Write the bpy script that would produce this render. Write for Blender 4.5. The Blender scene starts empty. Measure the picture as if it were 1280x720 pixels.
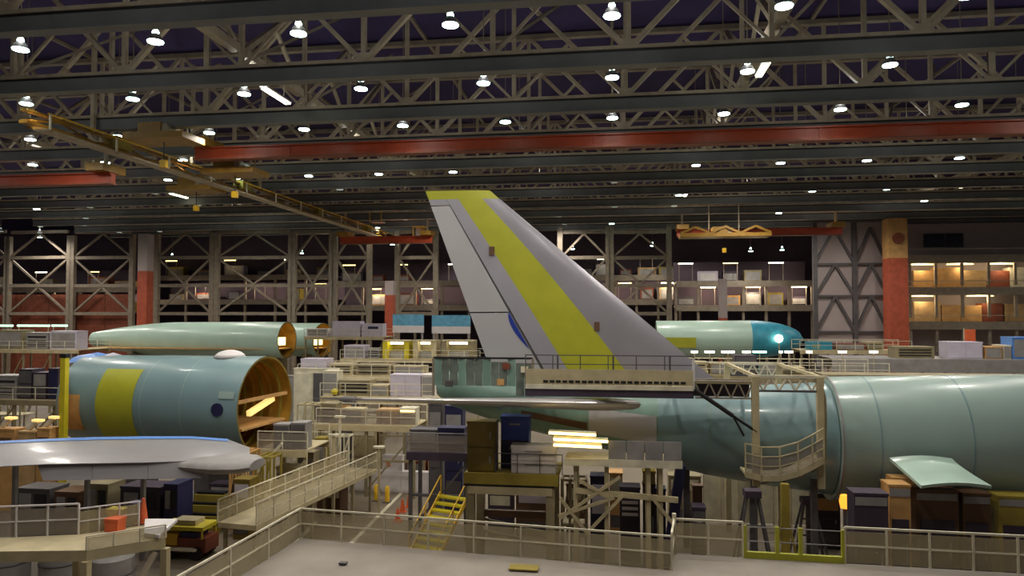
import bpy, math, random
from mathutils import Vector, Matrix
random.seed(7)
R = math.radians
C = bpy.context.scene.collection
scene = bpy.context.scene

# ------------------------------------------------------------------ camera
FPX = 900.0
CAM = Vector((0, 0, 13.0))
YAW, PITCH = R(8.0), R(1.9)
cd = bpy.data.cameras.new('camera'); cam = bpy.data.objects.new('camera', cd); C.objects.link(cam)
cd.sensor_width = 36.0; cd.lens = FPX / 1280 * 36.0; cd.clip_end = 900; cd.clip_start = 0.2
cam.location = CAM; cam.rotation_euler = (R(90) + PITCH, 0, YAW)
scene.camera = cam
CM = cam.rotation_euler.to_matrix()

# ------------------------------------------------------------------ world, exposure
w = bpy.data.worlds.new('hall_air'); scene.world = w; w.use_nodes = True
bg = w.node_tree.nodes['Background']; bg.inputs[0].default_value = (0.55, 0.51, 0.52, 1); bg.inputs[1].default_value = 0.13
vs = scene.view_settings; vs.view_transform = 'Standard'; vs.look = 'None'; vs.gamma = 1; vs.exposure = 0.0; vs.use_curve_mapping = False
LAMP_W = 3700.0

# ------------------------------------------------------------------ geometry of the view, used to survey the hall
def ray(px, py):
    return CM @ Vector(((px - 640) / FPX, (360 - py) / FPX, -1.0))
def onY(px, py, Y):
    d = ray(px, py); return CAM + d * ((Y - CAM.y) / d.y)
def onZ(px, py, Z):
    d = ray(px, py); return CAM + d * ((Z - CAM.z) / d.z)

# ------------------------------------------------------------------ materials
def lin(c):
    return tuple((v / 255 / 12.92) if v / 255 <= .04045 else ((v / 255 + .055) / 1.055) ** 2.4 for v in c)
MATS = {}
def mat(name, rgb, rough=.6, metal=0.0, var=.18, scale=1.3, coat=0.0, bump=0.0):
    if name in MATS: return MATS[name]
    m = bpy.data.materials.new(name); m.use_nodes = True; nt = m.node_tree; N = nt.nodes; L = nt.links
    b = N['Principled BSDF']; b.inputs['Roughness'].default_value = rough; b.inputs['Metallic'].default_value = metal
    if coat: b.inputs['Coat Weight'].default_value = coat; b.inputs['Coat Roughness'].default_value = .12
    g = N.new('ShaderNodeNewGeometry'); n = N.new('ShaderNodeTexNoise'); n.inputs['Scale'].default_value = scale; n.inputs['Detail'].default_value = 5
    L.new(g.outputs['Position'], n.inputs['Vector'])
    r = N.new('ShaderNodeValToRGB'); c = lin(rgb)
    r.color_ramp.elements[0].position = .3; r.color_ramp.elements[1].position = .72
    r.color_ramp.elements[0].color = tuple(v * (1 - var) for v in c) + (1,); r.color_ramp.elements[1].color = tuple(min(1, v * (1 + var)) for v in c) + (1,)
    L.new(n.outputs['Fac'], r.inputs['Fac']); L.new(r.outputs['Color'], b.inputs['Base Color'])
    if bump:
        bp = N.new('ShaderNodeBump'); bp.inputs['Strength'].default_value = bump; bp.inputs['Distance'].default_value = .05
        L.new(n.outputs['Fac'], bp.inputs['Height']); L.new(bp.outputs['Normal'], b.inputs['Normal'])
    MATS[name] = m; return m
def glow(name, rgb, strength):
    if name in MATS: return MATS[name]
    m = bpy.data.materials.new(name); m.use_nodes = True; b = m.node_tree.nodes['Principled BSDF']
    b.inputs['Base Color'].default_value = lin(rgb) + (1,); b.inputs['Emission Color'].default_value = lin(rgb) + (1,); b.inputs['Emission Strength'].default_value = strength
    MATS[name] = m; return m
def net(name, rgb, cover):
    m = bpy.data.materials.new(name); m.use_nodes = True; nt = m.node_tree; N = nt.nodes; L = nt.links
    b = N['Principled BSDF']; b.inputs['Base Color'].default_value = lin(rgb) + (1,); b.inputs['Roughness'].default_value = .8
    t = N.new('ShaderNodeBsdfTransparent'); x = N.new('ShaderNodeMixShader'); x.inputs[0].default_value = cover
    L.new(t.outputs[0], x.inputs[1]); L.new(b.outputs[0], x.inputs[2]); L.new(x.outputs[0], N['Material Output'].inputs['Surface'])
    MATS[name] = m; return m

mat('roof', (54, 40, 90), .9, var=.25, scale=.15)
mat('steel', (174, 160, 138), .6)
mat('steel_dim', (138, 126, 110), .65)
mat('girder', (116, 118, 118), .55, scale=.4)
mat('column_orange', (178, 84, 58), .6)
mat('crane_red', (172, 66, 32), .45, var=.12)
mat('crane_yellow', (150, 112, 34), .5)
mat('floor', (118, 106, 90), .55, var=.2, scale=.25)
mat('deck', (148, 139, 129), .7, var=.12, scale=.7)
mat('beige', (186, 172, 136), .6)
mat('beige_dk', (140, 128, 98), .65)
mat('cream', (212, 204, 180), .55)
mat('white', (214, 208, 208), .5, var=.06)
mat('lilac', (196, 188, 204), .5, var=.08)
mat('grey', (142, 138, 136), .5)
mat('grey_dk', (84, 80, 82), .55)
mat('purple_dk', (62, 50, 66), .6)
mat('black', (26, 23, 28), .5)
mat('brown', (98, 70, 48), .6)
mat('brown_red', (128, 66, 44), .6)
mat('olive', (116, 98, 36), .5)
mat('olive_lt', (150, 132, 52), .5)
mat('yellow', (206, 190, 40), .45, var=.1)
mat('safety', (222, 176, 34), .5, var=.1)
mat('orange', (200, 92, 50), .5)
mat('tan', (196, 150, 92), .6)
mat('kraft', (186, 152, 104), .8)
mat('blue', (38, 60, 150), .4, var=.1)
mat('blue_film', (92, 140, 214), .4, var=.12)
mat('cyan', (58, 150, 176), .4)
mat('cyan_panel', (96, 158, 190), .5)
mat('navy', (34, 34, 74), .5)
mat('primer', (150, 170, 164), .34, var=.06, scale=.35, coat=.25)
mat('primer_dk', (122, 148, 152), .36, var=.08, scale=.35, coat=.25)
mat('primer_pale', (180, 206, 192), .34, var=.06, scale=.4, coat=.2)
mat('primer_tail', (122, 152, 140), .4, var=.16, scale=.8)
mat('chromate', (172, 172, 44), .45, var=.08, scale=.9)
mat('fin_grey', (158, 155, 164), .4, var=.08, scale=.4)
mat('fin_silver', (158, 154, 162), .3, metal=.35, var=.08, scale=.4)
mat('rudder', (180, 177, 180), .5, var=.05, scale=.4)
mat('wing_grey', (142, 138, 141), .36, var=.06, scale=.5, coat=.2)
mat('bare_metal', (196, 192, 192), .3, metal=.5, var=.08, scale=.8)
mat('inside_gold', (164, 122, 40), .5, var=.3, scale=1.0)
mat('sheet_plastic', (112, 122, 114), .25, var=.3, scale=1.2)
mat('wall_pale', (176, 162, 160), .8, var=.08, scale=.2)
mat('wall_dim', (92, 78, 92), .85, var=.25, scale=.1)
mat('lamp_housing', (150, 150, 150), .4, metal=.3)
mat('glass_dark', (30, 30, 52), .2)
net('netting', (178, 166, 134), .45)
net('mesh_guard', (150, 140, 130), .5)
glow('lamp_glow', (216, 255, 244), 14.0)
glow('lamp_dim', (190, 205, 195), .45)
glow('tube_glow', (255, 250, 214), 7.0)
glow('inside_glow', (255, 214, 130), 1.0)
glow('amber', (255, 160, 50), 1.6)
glow('tube_warm', (255, 226, 140), 4.0)
glow('tube_green', (190, 255, 214), 4.0)
MATS['lamp_glow'].cycles.emission_sampling = 'NONE'

# ------------------------------------------------------------------ object helpers
def link(o): C.objects.link(o); return o
def tag(o, label=None, cat=None, group=None, kind=None):
    if label: o['label'] = label
    if cat: o['category'] = cat
    if group: o['group'] = group
    if kind: o['kind'] = kind
    return o
def thing(name, loc, label, cat, group=None):
    o = bpy.data.objects.new(name, None); o.empty_display_size = .3; o.location = Vector(loc); link(o)
    return tag(o, label, cat, group)
_wl = {}
def wl(o):            # world location of an unrotated parent chain
    return Vector((0, 0, 0)) if o is None else wl(o.parent) + o.location
class MB:
    def __init__(s): s.v = []; s.f = []
    def box(s, lo, hi):
        n = len(s.v); a, b = lo, hi
        s.v += [(a[0], a[1], a[2]), (b[0], a[1], a[2]), (b[0], b[1], a[2]), (a[0], b[1], a[2]), (a[0], a[1], b[2]), (b[0], a[1], b[2]), (b[0], b[1], b[2]), (a[0], b[1], b[2])]
        s.f += [tuple(n + i for i in q) for q in ((3, 2, 1, 0), (4, 5, 6, 7), (0, 1, 5, 4), (1, 2, 6, 5), (2, 3, 7, 6), (3, 0, 4, 7))]; return s
    def beam(s, p, q, wd, ht):
        p, q = Vector(p), Vector(q); d = (q - p).normalized(); up = Vector((0, 0, 1))
        if abs(d.dot(up)) > .97: up = Vector((0, 1, 0))
        e = d.cross(up).normalized() * wd / 2; u = e.cross(d).normalized() * ht / 2; n = len(s.v)
        for c in (p, q):
            for a, b in ((-1, -1), (1, -1), (1, 1), (-1, 1)): s.v.append(tuple(c + e * a + u * b))
        s.f += [tuple(n + i for i in t) for t in ((0, 1, 2, 3), (7, 6, 5, 4), (0, 4, 5, 1), (1, 5, 6, 2), (2, 6, 7, 3), (3, 7, 4, 0))]; return s
    def prism(s, pts, off):           # closed outline pushed by vector off
        n = len(s.v); k = len(pts); off = Vector(off)
        s.v += [tuple(p) for p in pts] + [tuple(Vector(p) + off) for p in pts]
        s.f += [tuple(range(n + k - 1, n - 1, -1)), tuple(range(n + k, n + 2 * k))]
        s.f += [(n + i, n + (i + 1) % k, n + k + (i + 1) % k, n + k + i) for i in range(k)]; return s
    def rings(s, rs, cap=True, close=True):
        n = len(s.v); k = len(rs[0])
        for r in rs: s.v += [tuple(p) for p in r]
        for j in range(len(rs) - 1):
            for i in range(k if close else k - 1):
                a = n + j * k + i; b = n + j * k + (i + 1) % k
                s.f.append((a, b, b + k, a + k))
        if cap: s.f += [tuple(range(n + k - 1, n - 1, -1)), tuple(n + (len(rs) - 1) * k + i for i in range(k))]
        return s
    def tube(s, p, q, r, n=8, r2=None):
        p, q = Vector(p), Vector(q); d = (q - p).normalized(); up = Vector((0, 0, 1)) if abs(d.z) < .95 else Vector((1, 0, 0))
        e = d.cross(up).normalized(); u = e.cross(d)
        return s.rings([[c + (e * math.cos(a) + u * math.sin(a)) * rr for a in [2 * math.pi * i / n for i in range(n)]] for c, rr in ((p, r), (q, r if r2 is None else r2))])
    def lathe(s, c, prof, n=16, cap=True):
        return s.rings([[Vector(c) + Vector((r * math.cos(2 * math.pi * i / n), r * math.sin(2 * math.pi * i / n), z)) for i in range(n)] for r, z in prof], cap)
    def build(s, name, m, parent=None, smooth=False, kind=None):
        me = bpy.data.meshes.new(name); off = wl(parent)
        me.from_pydata([tuple(Vector(v) - off) for v in s.v], [], s.f); me.update()
        me.materials.append(MATS[m])
        if smooth:
            me.polygons.foreach_set('use_smooth', [True] * len(me.polygons)); me.set_sharp_from_angle(angle=R(38))
        o = link(bpy.data.objects.new(name, me)); o.parent = parent
        if kind: o['kind'] = kind
        return o
# shared unit bar per material
_unit = {}
def unit(m):
    if m not in _unit:
        me = bpy.data.meshes.new('bar_' + m)
        b = MB().box((-.5, -.5, -.5), (.5, .5, .5)); me.from_pydata(b.v, [], b.f); me.materials.append(MATS[m]); _unit[m] = me
    return _unit[m]
def bar(name, p, q, wd, ht, m, parent):
    p, q = Vector(p), Vector(q); d = q - p; L = d.length; d = d / L; up = Vector((0, 0, 1))
    if abs(d.dot(up)) > .97: up = Vector((0, 1, 0))
    e = d.cross(up).normalized(); u = e.cross(d).normalized()
    M = Matrix((d, -e, u)).transposed().to_4x4()
    o = link(bpy.data.objects.new(name, unit(m))); o.parent = parent
    o.location = (p + q) / 2 - wl(parent); o.rotation_euler = M.to_euler(); o.scale = (L, wd, ht); return o
def slab(name, lo, hi, m, parent):
    lo, hi = Vector(lo), Vector(hi)
    o = link(bpy.data.objects.new(name, unit(m))); o.parent = parent
    o.location = (lo + hi) / 2 - wl(parent); o.scale = (hi.x - lo.x, hi.y - lo.y, hi.z - lo.z); return o
def copy_tree(o, parent=None):
    c = o.copy(); link(c); c.parent = parent
    for ch in list(o.children): copy_tree(ch, c)
    return c

# ================================================================== SETTING
tag(MB().box((-200, -14, -.3), (200, 260, 0)).build('floor', 'floor'), 'grey brown concrete hall floor', kind='structure')
ceil = tag(MB().box((-200, -14, 38), (200, 260, 38.3)).build('ceiling', 'roof'), 'dark purple metal roof deck above the trusses', kind='structure')
for i in range(11):                                   # roof purlins run along the hall
    bar('purlin', (-84 + i * 16.8, -14, 37.85), (-84 + i * 16.8, 200, 37.85), .25, .3, 'steel_dim', ceil)
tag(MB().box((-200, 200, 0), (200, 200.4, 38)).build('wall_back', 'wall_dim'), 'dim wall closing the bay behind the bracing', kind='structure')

# ---- floor paint
lanes = [((430, 688, 505, 613)), ((330, 720, 395, 652))]
for x0, y0, x1, y1 in lanes:
    a, b = onZ(x0, y0, 0), onZ(x1, y1, 0)
    o = MB().beam(a + Vector((0, 0, .006)), b + Vector((0, 0, .006)), .25, .01).build('floor_line', 'cream', bpy.data.objects['floor'])

# ================================================================== ROOF TRUSSES
def roof_truss(Y, z0=28.0, x0=-100, x1=92, detail=True):
    x0 = max(x0, -(Y * .95 + 22)); x1 = min(x1, Y * .66 + 16)
    t = thing('roof_truss', (0, Y, z0), 'pale steel roof truss with a dark grey girder as its lower edge', 'roof truss', 'roof trusses spanning the hall')
    slab('girder', (x0, Y - .16, z0), (x1, Y + .16, z0 + .85), 'girder', t)
    slab('girder_flange', (x0, Y - .42, z0 - .06), (x1, Y + .42, z0 + .0), 'girder', t)
    slab('lower_chord', (x0, Y - .3, z0 + .98), (x1, Y + .3, z0 + 1.2), 'steel', t)
    slab('rail_packing', (x0, Y - .2, z0 + .85), (x1, Y + .2, z0 + .98), 'black', t)
    slab('upper_chord', (x0, Y - .3, z0 + 9.4), (x1, Y + .3, z0 + 9.8), 'steel_dim', t)
    zb, zt = z0 + 1.2, z0 + 9.4
    k0 = math.ceil((x0 - 1) / 8.4); k1 = math.floor((x1 - 1) / 8.4)
    for k in range(k0, k1):
        xb = 1 + 8.4 * k
        bar('vertical', (xb, Y, zb), (xb, Y, zt), .3, .3, 'steel', t)
        if k % 2 == 0:
            for sx in (-1, 1):
                if x0 < xb + sx * 8.4 < x1: bar('diagonal', (xb + sx * .2, Y, zb), (xb + sx * 8.2, Y, zt), .36, .3, 'steel', t)
            if Y < 90: slab('gusset', (xb - .5, Y - .2, zb), (xb + .5, Y + .2, zb + .4), 'steel', t)
        elif Y < 75:
            for sx in (-1, 1): bar('strut', (xb + sx * .2, Y, zb), (xb + sx * 4.2, Y, (zb + zt) / 2), .18, .18, 'steel', t)
    return t
TY = [24.5 + 9.75 * k for k in range(12)]
TRUSS = [roof_truss(Y) for Y in TY]
# longitudinal bracing trusses under the roof, along the hall
for X in (-58.3, -24.3, 9.7, 43.7):
    t = thing('bracing_truss', (X, 24, 29.5), 'long pale bracing truss running lengthwise between the roof trusses', 'roof truss', 'lengthwise bracing trusses')
    Y0, Y1 = 24.5 + 0.45, TY[-1] - .45
    for a, b in zip(TY[:-1], TY[1:]):
        bar('lower_chord', (X, a + .5, 30.2), (X, b - .5, 30.2), .6, .55, 'steel', t)
        bar('diagonal', (X, a + .5, 30.4), (X, b - .5, 37.0), .4, .35, 'steel', t)
        if a < 75: bar('diagonal', (X, b - .5, 30.4), (X, (a + b) / 2, 33.7), .25, .25, 'steel', t)
# slanting rods of the roof plane belong to the nearer truss of each pair
for ti, (a, b) in enumerate(zip(TY[1:6], TY[2:7])):
    for k in range(-7, 5, 2):
        p = (1 + 8.4 * k, a + .4, 29.6); q = (1 + 8.4 * k + (4.2 if k % 2 else -4.2), b - .4, 36.5)
        bar('bracing_rod', p, q, .2, .2, 'steel_dim', TRUSS[ti + 1])

# ================================================================== HIGH BAY LAMPS
def make_lamp():
    z = 28.0
    t = thing('high_bay_lamp', (0, 0, z), 'glowing high bay lamp hanging on a rod between the roof trusses', 'lamp', 'high bay lamps under the roof')
    MB().lathe((0, 0, z), [(.05, 0), (.42, .0), (.44, .04), (.42, .08)], 14).build('lens', 'lamp_glow', t, True)
    MB().lathe((0, 0, z), [(.44, .08), (.32, .34), (.18, .5)], 14).build('reflector', 'lamp_housing', t, True)
    MB().lathe((0, 0, z), [(.17, .5), (.19, .58), (.14, .68), (.08, .8)], 12).build('ballast_cap', 'lamp_glow', t, True)
    MB().tube((0, 0, z + .8), (0, 0, 38), .035, 5).build('hanging_rod', 'steel_dim', t)
    return t
def dim_mesh(me):
    k = 'dim_' + me.name
    if k not in bpy.data.meshes:
        m2 = me.copy(); m2.name = k; m2.materials[0] = MATS['lamp_dim']
    return bpy.data.meshes[k]
lamp0 = make_lamp(); used = False; LIT = []
SP = {}
def lamp_light(key, W):
    if key not in SP:
        l = bpy.data.lights.new('high_bay_light', 'SPOT'); l.energy = W; l.spot_size = R(168); l.spot_blend = .7; l.color = (1.0, .93, .83); l.shadow_soft_size = .5; SP[key] = l
    return SP[key]
for r in range(-2, 11):
    Y = 36.5 + 9.75 * r
    for k in range(-16, 12):
        X = 8.4 * k + (0 if r < 3 else random.uniform(-.3, .3))
        d = Y * math.cos(YAW) - X * math.sin(YAW); px = 640 + 900 * (X * math.cos(YAW) + Y * math.sin(YAW)) / max(d, 1)
        if px < -260 or px > 1520: continue
        if r >= 4 and random.random() < (.35 if px > 250 else .2): continue
        if r == 10 and random.random() < .5: continue
        if not used: o = lamp0; used = True
        else: o = copy_tree(lamp0)
        o.location = (X, Y, 28.0 if r < 5 else 28.0 + random.uniform(0, .6))
        if r >= 5 and random.random() < .62:
            for ch in o.children:
                if ch.data.name.startswith(('lens', 'ballast')): ch.data = dim_mesh(ch.data)
            o['label'] = 'faint high bay lamp hanging among the far roof trusses'; o['group'] = 'faint lamps under the far roof'
        if (r < 4 and (k + r) % 2 == 0) or (r >= 4 and (k + r) % 4 == 0):
            LIT.append((o, 'near' if r < 4 else 'far'))

up_light = bpy.data.lights.new('lamp_uplight', 'POINT'); up_light.energy = 150; up_light.color = (.97, .98, .94); up_light.shadow_soft_size = .35
for o, key in LIT:
    l = link(bpy.data.objects.new('high_bay_light', lamp_light(key, LAMP_W * (1.0 if key == 'near' else 1.6)))); l.parent = o; l.location = (0, 0, -.12)
    l = link(bpy.data.objects.new('lamp_uplight', up_light)); l.parent = o; l.location = (0, 0, 1.25)

# fluorescent strips fixed under the lengthwise bracing
for (px, py, X, Y) in ((0, 0, -24.3, 49.2), (0, 0, 9.7, 47.6), (0, 0, -58.3, 90), (0, 0, 9.7, 98), (0, 0, 43.7, 96), (0, 0, -24.3, 100)):
    t = thing('strip_light', (X, Y, 29.8), 'bright fluorescent strip light fixed under a lengthwise roof brace', 'strip light', 'strip lights under the roof braces')
    slab('housing', (X - .26, Y - 2.0, 28.8), (X + .26, Y + 2.0, 28.93), 'white', t)
    slab('tube', (X - .2, Y - 1.9, 28.68), (X + .2, Y + 1.9, 28.8), 'tube_glow', t)
    for dy in (-1.2, 1.2): bar('hanger', (X, Y + dy, 28.93), (X, Y + dy, 30.0), .06, .06, 'steel', t)

# ================================================================== CRANES
def crane_girder(Y, x0, x1, z, h, m, label):
    t = thing('crane_girder', ((x0 + x1) / 2, Y, z), label, 'crane')
    slab('web', (x0, Y - .3, z + .12), (x1, Y + .3, z + h - .12), m, t)
    slab('lower_flange', (x0, Y - .5, z), (x1, Y + .5, z + .12), 'brown_red', t)
    slab('upper_flange', (x0, Y - .5, z + h - .12), (x1, Y + .5, z + h), m, t)
    for x in (x0 + .8, x1 - .8):
        slab('end_truck', (x - .9, Y - 1.6, z + h), (x + .9, Y + 1.6, z + h + .7), 'crane_yellow', t)
        bar('hanger', (x, Y, z + h + .7), (x, Y, 29.2), .3, .3, 'steel', t)
    n = int((x1 - x0) / 9)
    for i in range(1, n): slab('stiffener', (x0 + i * 9, Y - .42, z + .12), (x0 + i * 9 + .12, Y + .42, z + h - .12), m, t)
    return t
Yc = 60.6
pL, pR = onY(246, 190, Yc), onY(1330, 178, Yc)
crane_girder(Yc, pL.x, pR.x, 26.75, 1.15, 'crane_red', 'long orange red bridge crane girder crossing the whole hall')
pL, pR = onY(-60, 205, Yc + 2), onY(142, 205, Yc + 2)
crane_girder(Yc + 2, pL.x, pR.x, 25.2, 1.1, 'crane_red', 'short orange red crane girder beyond the yellow runway')
crane_girder(112.25, onY(425, 300, 112).x, onY(540, 300, 112).x, 24.0, 1.2, 'crane_red', 'distant orange crane girder near the tip of the fin')
crane_girder(112.25, onY(846, 297, 112.25).x, onY(1052, 297, 112.25).x, 24.4, 1.1, 'crane_red', 'distant red crane girder beside the pale braced wall')
# yellow runway with catwalk, along the hall
X = -42.0
t = thing('crane_runway', (X, 50, 26.0), 'yellow crane runway with catwalk and railing running lengthwise under the roof', 'crane')
Ys = [46 + 7 * i for i in range(13)]
for i, (a, b) in enumerate(zip(Ys[:-1], Ys[1:])):
    slab('runway_beam', (X - .35, a, 26.6), (X + .35, b - .1, 26.85), 'crane_yellow', t)
    slab('upper_beam', (X - .25, a, 27.5), (X + .25, b - .3, 27.7), 'crane_yellow', t)
    bar('lattice', (X, a + .2, 26.85), (X, (a + b) / 2, 27.5), .14, .14, 'crane_yellow', t); bar('lattice', (X, b - .2, 26.85), (X, (a + b) / 2, 27.5), .14, .14, 'crane_yellow', t)
    if i % 3 == 1: slab('motor_box', (X - .6, a + 2, 26.9), (X + .6, a + 4, 27.9), 'olive_lt', t)
    slab('catwalk', (X + .8, a, 26.0), (X + 2.0, b - .1, 26.12), 'steel', t)
    bar('catwalk_rail', (X + 2.0, a, 27.2), (X + 2.0, b, 27.2), .1, .1, 'safety', t)
    bar('rail_post', (X + 2.0, a + .2, 26.1), (X + 2.0, a + .2, 27.25), .12, .12, 'cream', t)
    bar('bracket', (X, a + .4, 26.4), (X + 2.0, a + .4, 26.05), .2, .2, 'crane_yellow', t)
    if i % 2: bar('hanger', (X, a, 27.6), (X, a, 38), .3, .3, 'steel', t)
def trolley(X, Y, z, label, L=2.6):
    t = thing('crane_trolley', (X, Y, z), label, 'crane trolley')
    slab('frame', (X - L, Y - 1.6, z), (X + L, Y + 1.6, z + .5), 'crane_yellow', t)
    if L > 3:
        for k in range(6): bar('lattice', (X - L + k * L / 3, Y - 1.2, z + .5 + .9 * (k % 2)), (X - L + (k + 1) * L / 3, Y - 1.2, z + .5 + .9 * ((k + 1) % 2)), .3, .3, 'crane_yellow', t)
    slab('winch_house', (X - 1.6, Y - 1.1, z + .5), (X + .4, Y + 1.1, z + 1.4), 'crane_yellow', t)
    MB().tube((X + .6, Y - 1, z + .9), (X + .6, Y + 1, z + .9), .4, 12).build('drum', 'steel', t, True)
    bar('cable', (X, Y, z), (X, Y, z - 1.6), .06, .06, 'black', t)
    slab('hook_block', (X - .25, Y - .2, z - 2.1), (X + .25, Y + .2, z - 1.5), 'safety', t)
    for dx in (-2, 2): bar('hanger', (X + dx, Y, z + .5), (X + dx, Y, 29.2), .14, .14, 'steel', t)
p = onY(120, 150, 52); trolley(p.x + 4.6, 54, 26.9, 'large yellow crane trolley beside the near end of the runway')
p = onY(185, 165, 58); trolley(p.x + 5.2, 63.5, 25.9, 'yellow crane trolley at the end of the long orange girder')
p = onY(235, 205, 70); trolley(p.x - 1, 73.25, 26.2, 'yellow crane trolley midway along the runway')
p = onY(905, 297, 102.5); trolley(p.x, 102.5, 23.3, 'distant yellow crane trolley hanging above the blue nosed fuselage', 6.0)
# small cabs hanging on the runway
for px, py, Y, lab in ((445, 272, 112, 'small white operator cab hanging from the far runway'), (500, 292, 122, 'pale cage hanging beside the far orange girder')):
    p = onY(px, py, Y) + Vector((3.6, 0, 0)); t = thing('crane_cab', p, lab, 'crane cab')
    slab('cab_floor', p + Vector((-1, -1, -.9)), p + Vector((1, 1, -.75)), 'steel', t)
    slab('cab_back', p + Vector((-1, .9, -.75)), p + Vector((0.1, 1, 1)), 'white', t)
    for dx in (-.95, .95): bar('cab_post', p + Vector((dx, -.9, -.8)), p + Vector((dx, -.9, 1.1)), .12, .12, 'safety', t)
    slab('cab_roof', p + Vector((-1, -1, 1.05)), p + Vector((1, 1, 1.2)), 'safety', t)
    bar('hanger', p + Vector((0, 0, 1.2)), Vector((p.x, p.y, 29.2)), .15, .15, 'steel', t)

# ================================================================== FAR BRACED FRAMES AND WALLS
YF = 128.0
def frame_bay(px0, px1, rows, label, m='steel_dim', Y=YF, cross=True, ybot=402, group='braced frame bays'):
    a, b = onY(px0, 300, Y), onY(px1, 300, Y)
    zs = [onY((px0 + px1) / 2, y, Y).z for y in rows]
    t = thing('braced_frame', (a.x, Y, 0), label, 'steel frame', group)
    for x in (a.x, b.x): slab('column', (x - .45, Y - .4, 0), (x + .45, Y + .4, 28), m, t)
    for i, z in enumerate(zs):
        bar('crossbeam', (a.x + .45, Y, z), (b.x - .45, Y, z), .5, .6, m, t)
        if cross and i < len(zs) - 1:
            mx = (a.x + b.x) / 2
            top, bot = zs[i], zs[i + 1]
            if i % 2 == 0:
                bar('brace', (mx, Y, top - .3), (a.x + .45, Y, bot + .3), .35, .35, m, t); bar('brace', (mx, Y, top - .3), (b.x - .45, Y, bot + .3), .35, .35, m, t)
            else:
                bar('brace', (mx, Y, bot + .3), (a.x + .45, Y, top - .3), .35, .35, m, t); bar('brace', (mx, Y, bot + .3), (b.x - .45, Y, top - .3), .35, .35, m, t)
    return t
lab = 'pale steel braced frame bay standing across the far side of the hall'
for px0, px1 in ((-60, 10), (12, 88), (92, 166), (197, 266), (272, 364), (368, 415), (419, 462), (497, 545), (700, 760), (764, 836)):
    frame_bay(px0, px1, (290, 322, 357, 392), lab)
# doors behind: big rust coloured sliding panels low in the frame
p0, p1 = onY(-40, 380, 129.6), onY(168, 380, 129.6)
t = thing('hangar_door_panel', (p0.x, 129.6, 0), 'rust red low door panels behind the braced frame', 'hangar door')
n = 6
for i in range(n):
    xa = p0.x + (p1.x - p0.x) * i / n; xb = p0.x + (p1.x - p0.x) * (i + 1) / n - .1
    slab('panel', (xa, 129.4, 0), (xb, 129.9, onY(80, 368, 129.6).z), 'brown_red', t)
def orange_post(px, Y, w_, ztop, zsplit, label, zhook=False):
    p = onY(px, 340, Y); t = thing('crane_column', (p.x, Y, 0), label, 'column')
    slab('lower_shaft', (p.x - w_ / 2, Y - w_ / 2, 0), (p.x + w_ / 2, Y + w_ / 2, zsplit), 'column_orange', t)
    slab('upper_shaft', (p.x - w_ / 2, Y - w_ / 2, zsplit), (p.x + w_ / 2, Y + w_ / 2, ztop), 'tan' if zhook else 'wall_pale', t)
    slab('base_plate', (p.x - w_ * .8, Y - w_ * .8, 0), (p.x + w_ * .8, Y + w_ * .8, .2), 'grey_dk', t)
    if zhook: MB().tube((p.x, Y - w_ / 2 - .2, ztop - 3.2), (p.x, Y - w_ / 2, ztop - 3.2), .9, 16).build('round_sign', 'brown_red', t)
orange_post(182, 122, 1.9, 27.3, 20.5, 'tall orange column with pale upper part beside the braced frame')
orange_post(1119, 122, 2.8, 27.8, 21.5, 'broad orange red column with a round sign at the corner of the pale wall', True)
orange_post(488, 124, 1.5, 18.5, 16, 'slim orange column near the blue panels')
orange_post(903, 124, 1.3, 18.5, 12, 'slim orange column behind the blue nosed fuselage')
# pale wall on the corner, with its braces
pa, pb = onY(1018, 300, 127), onY(1108, 300, 127)
wr = tag(MB().box((pa.x, 127.3, 0), (pb.x, 127.8, 28)).build('wall_corner', 'wall_pale'), 'pale corner wall of sheet panels behind dark braces', kind='structure')
t = thing('braced_frame', (pa.x, 127, 0), 'dark braced frame standing in front of the pale corner wall', 'steel frame')
xs = [pa.x, (pa.x + pb.x) / 2 + .6, pb.x]
for x in xs: slab('column', (x - .35, 126.6, 0), (x + .35, 127.25, 28), 'grey_dk', t)
zz = [onY(1060, y, 127).z for y in (285, 330, 370, 415)]
for i in range(3):
    for a, b in zip(xs[:-1], xs[1:]):
        m_ = (a + b) / 2
        bar('brace', (m_, 126.9, zz[i]), (a, 126.9, zz[i + 1]), .45, .4, 'grey_dk', t); bar('brace', (m_, 126.9, zz[i]), (b, 126.9, zz[i + 1]), .45, .4, 'grey_dk', t)
    bar('crossbeam', (xs[0], 126.9, zz[i + 1]), (xs[2], 126.9, zz[i + 1]), .35, .35, 'grey_dk', t)
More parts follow.
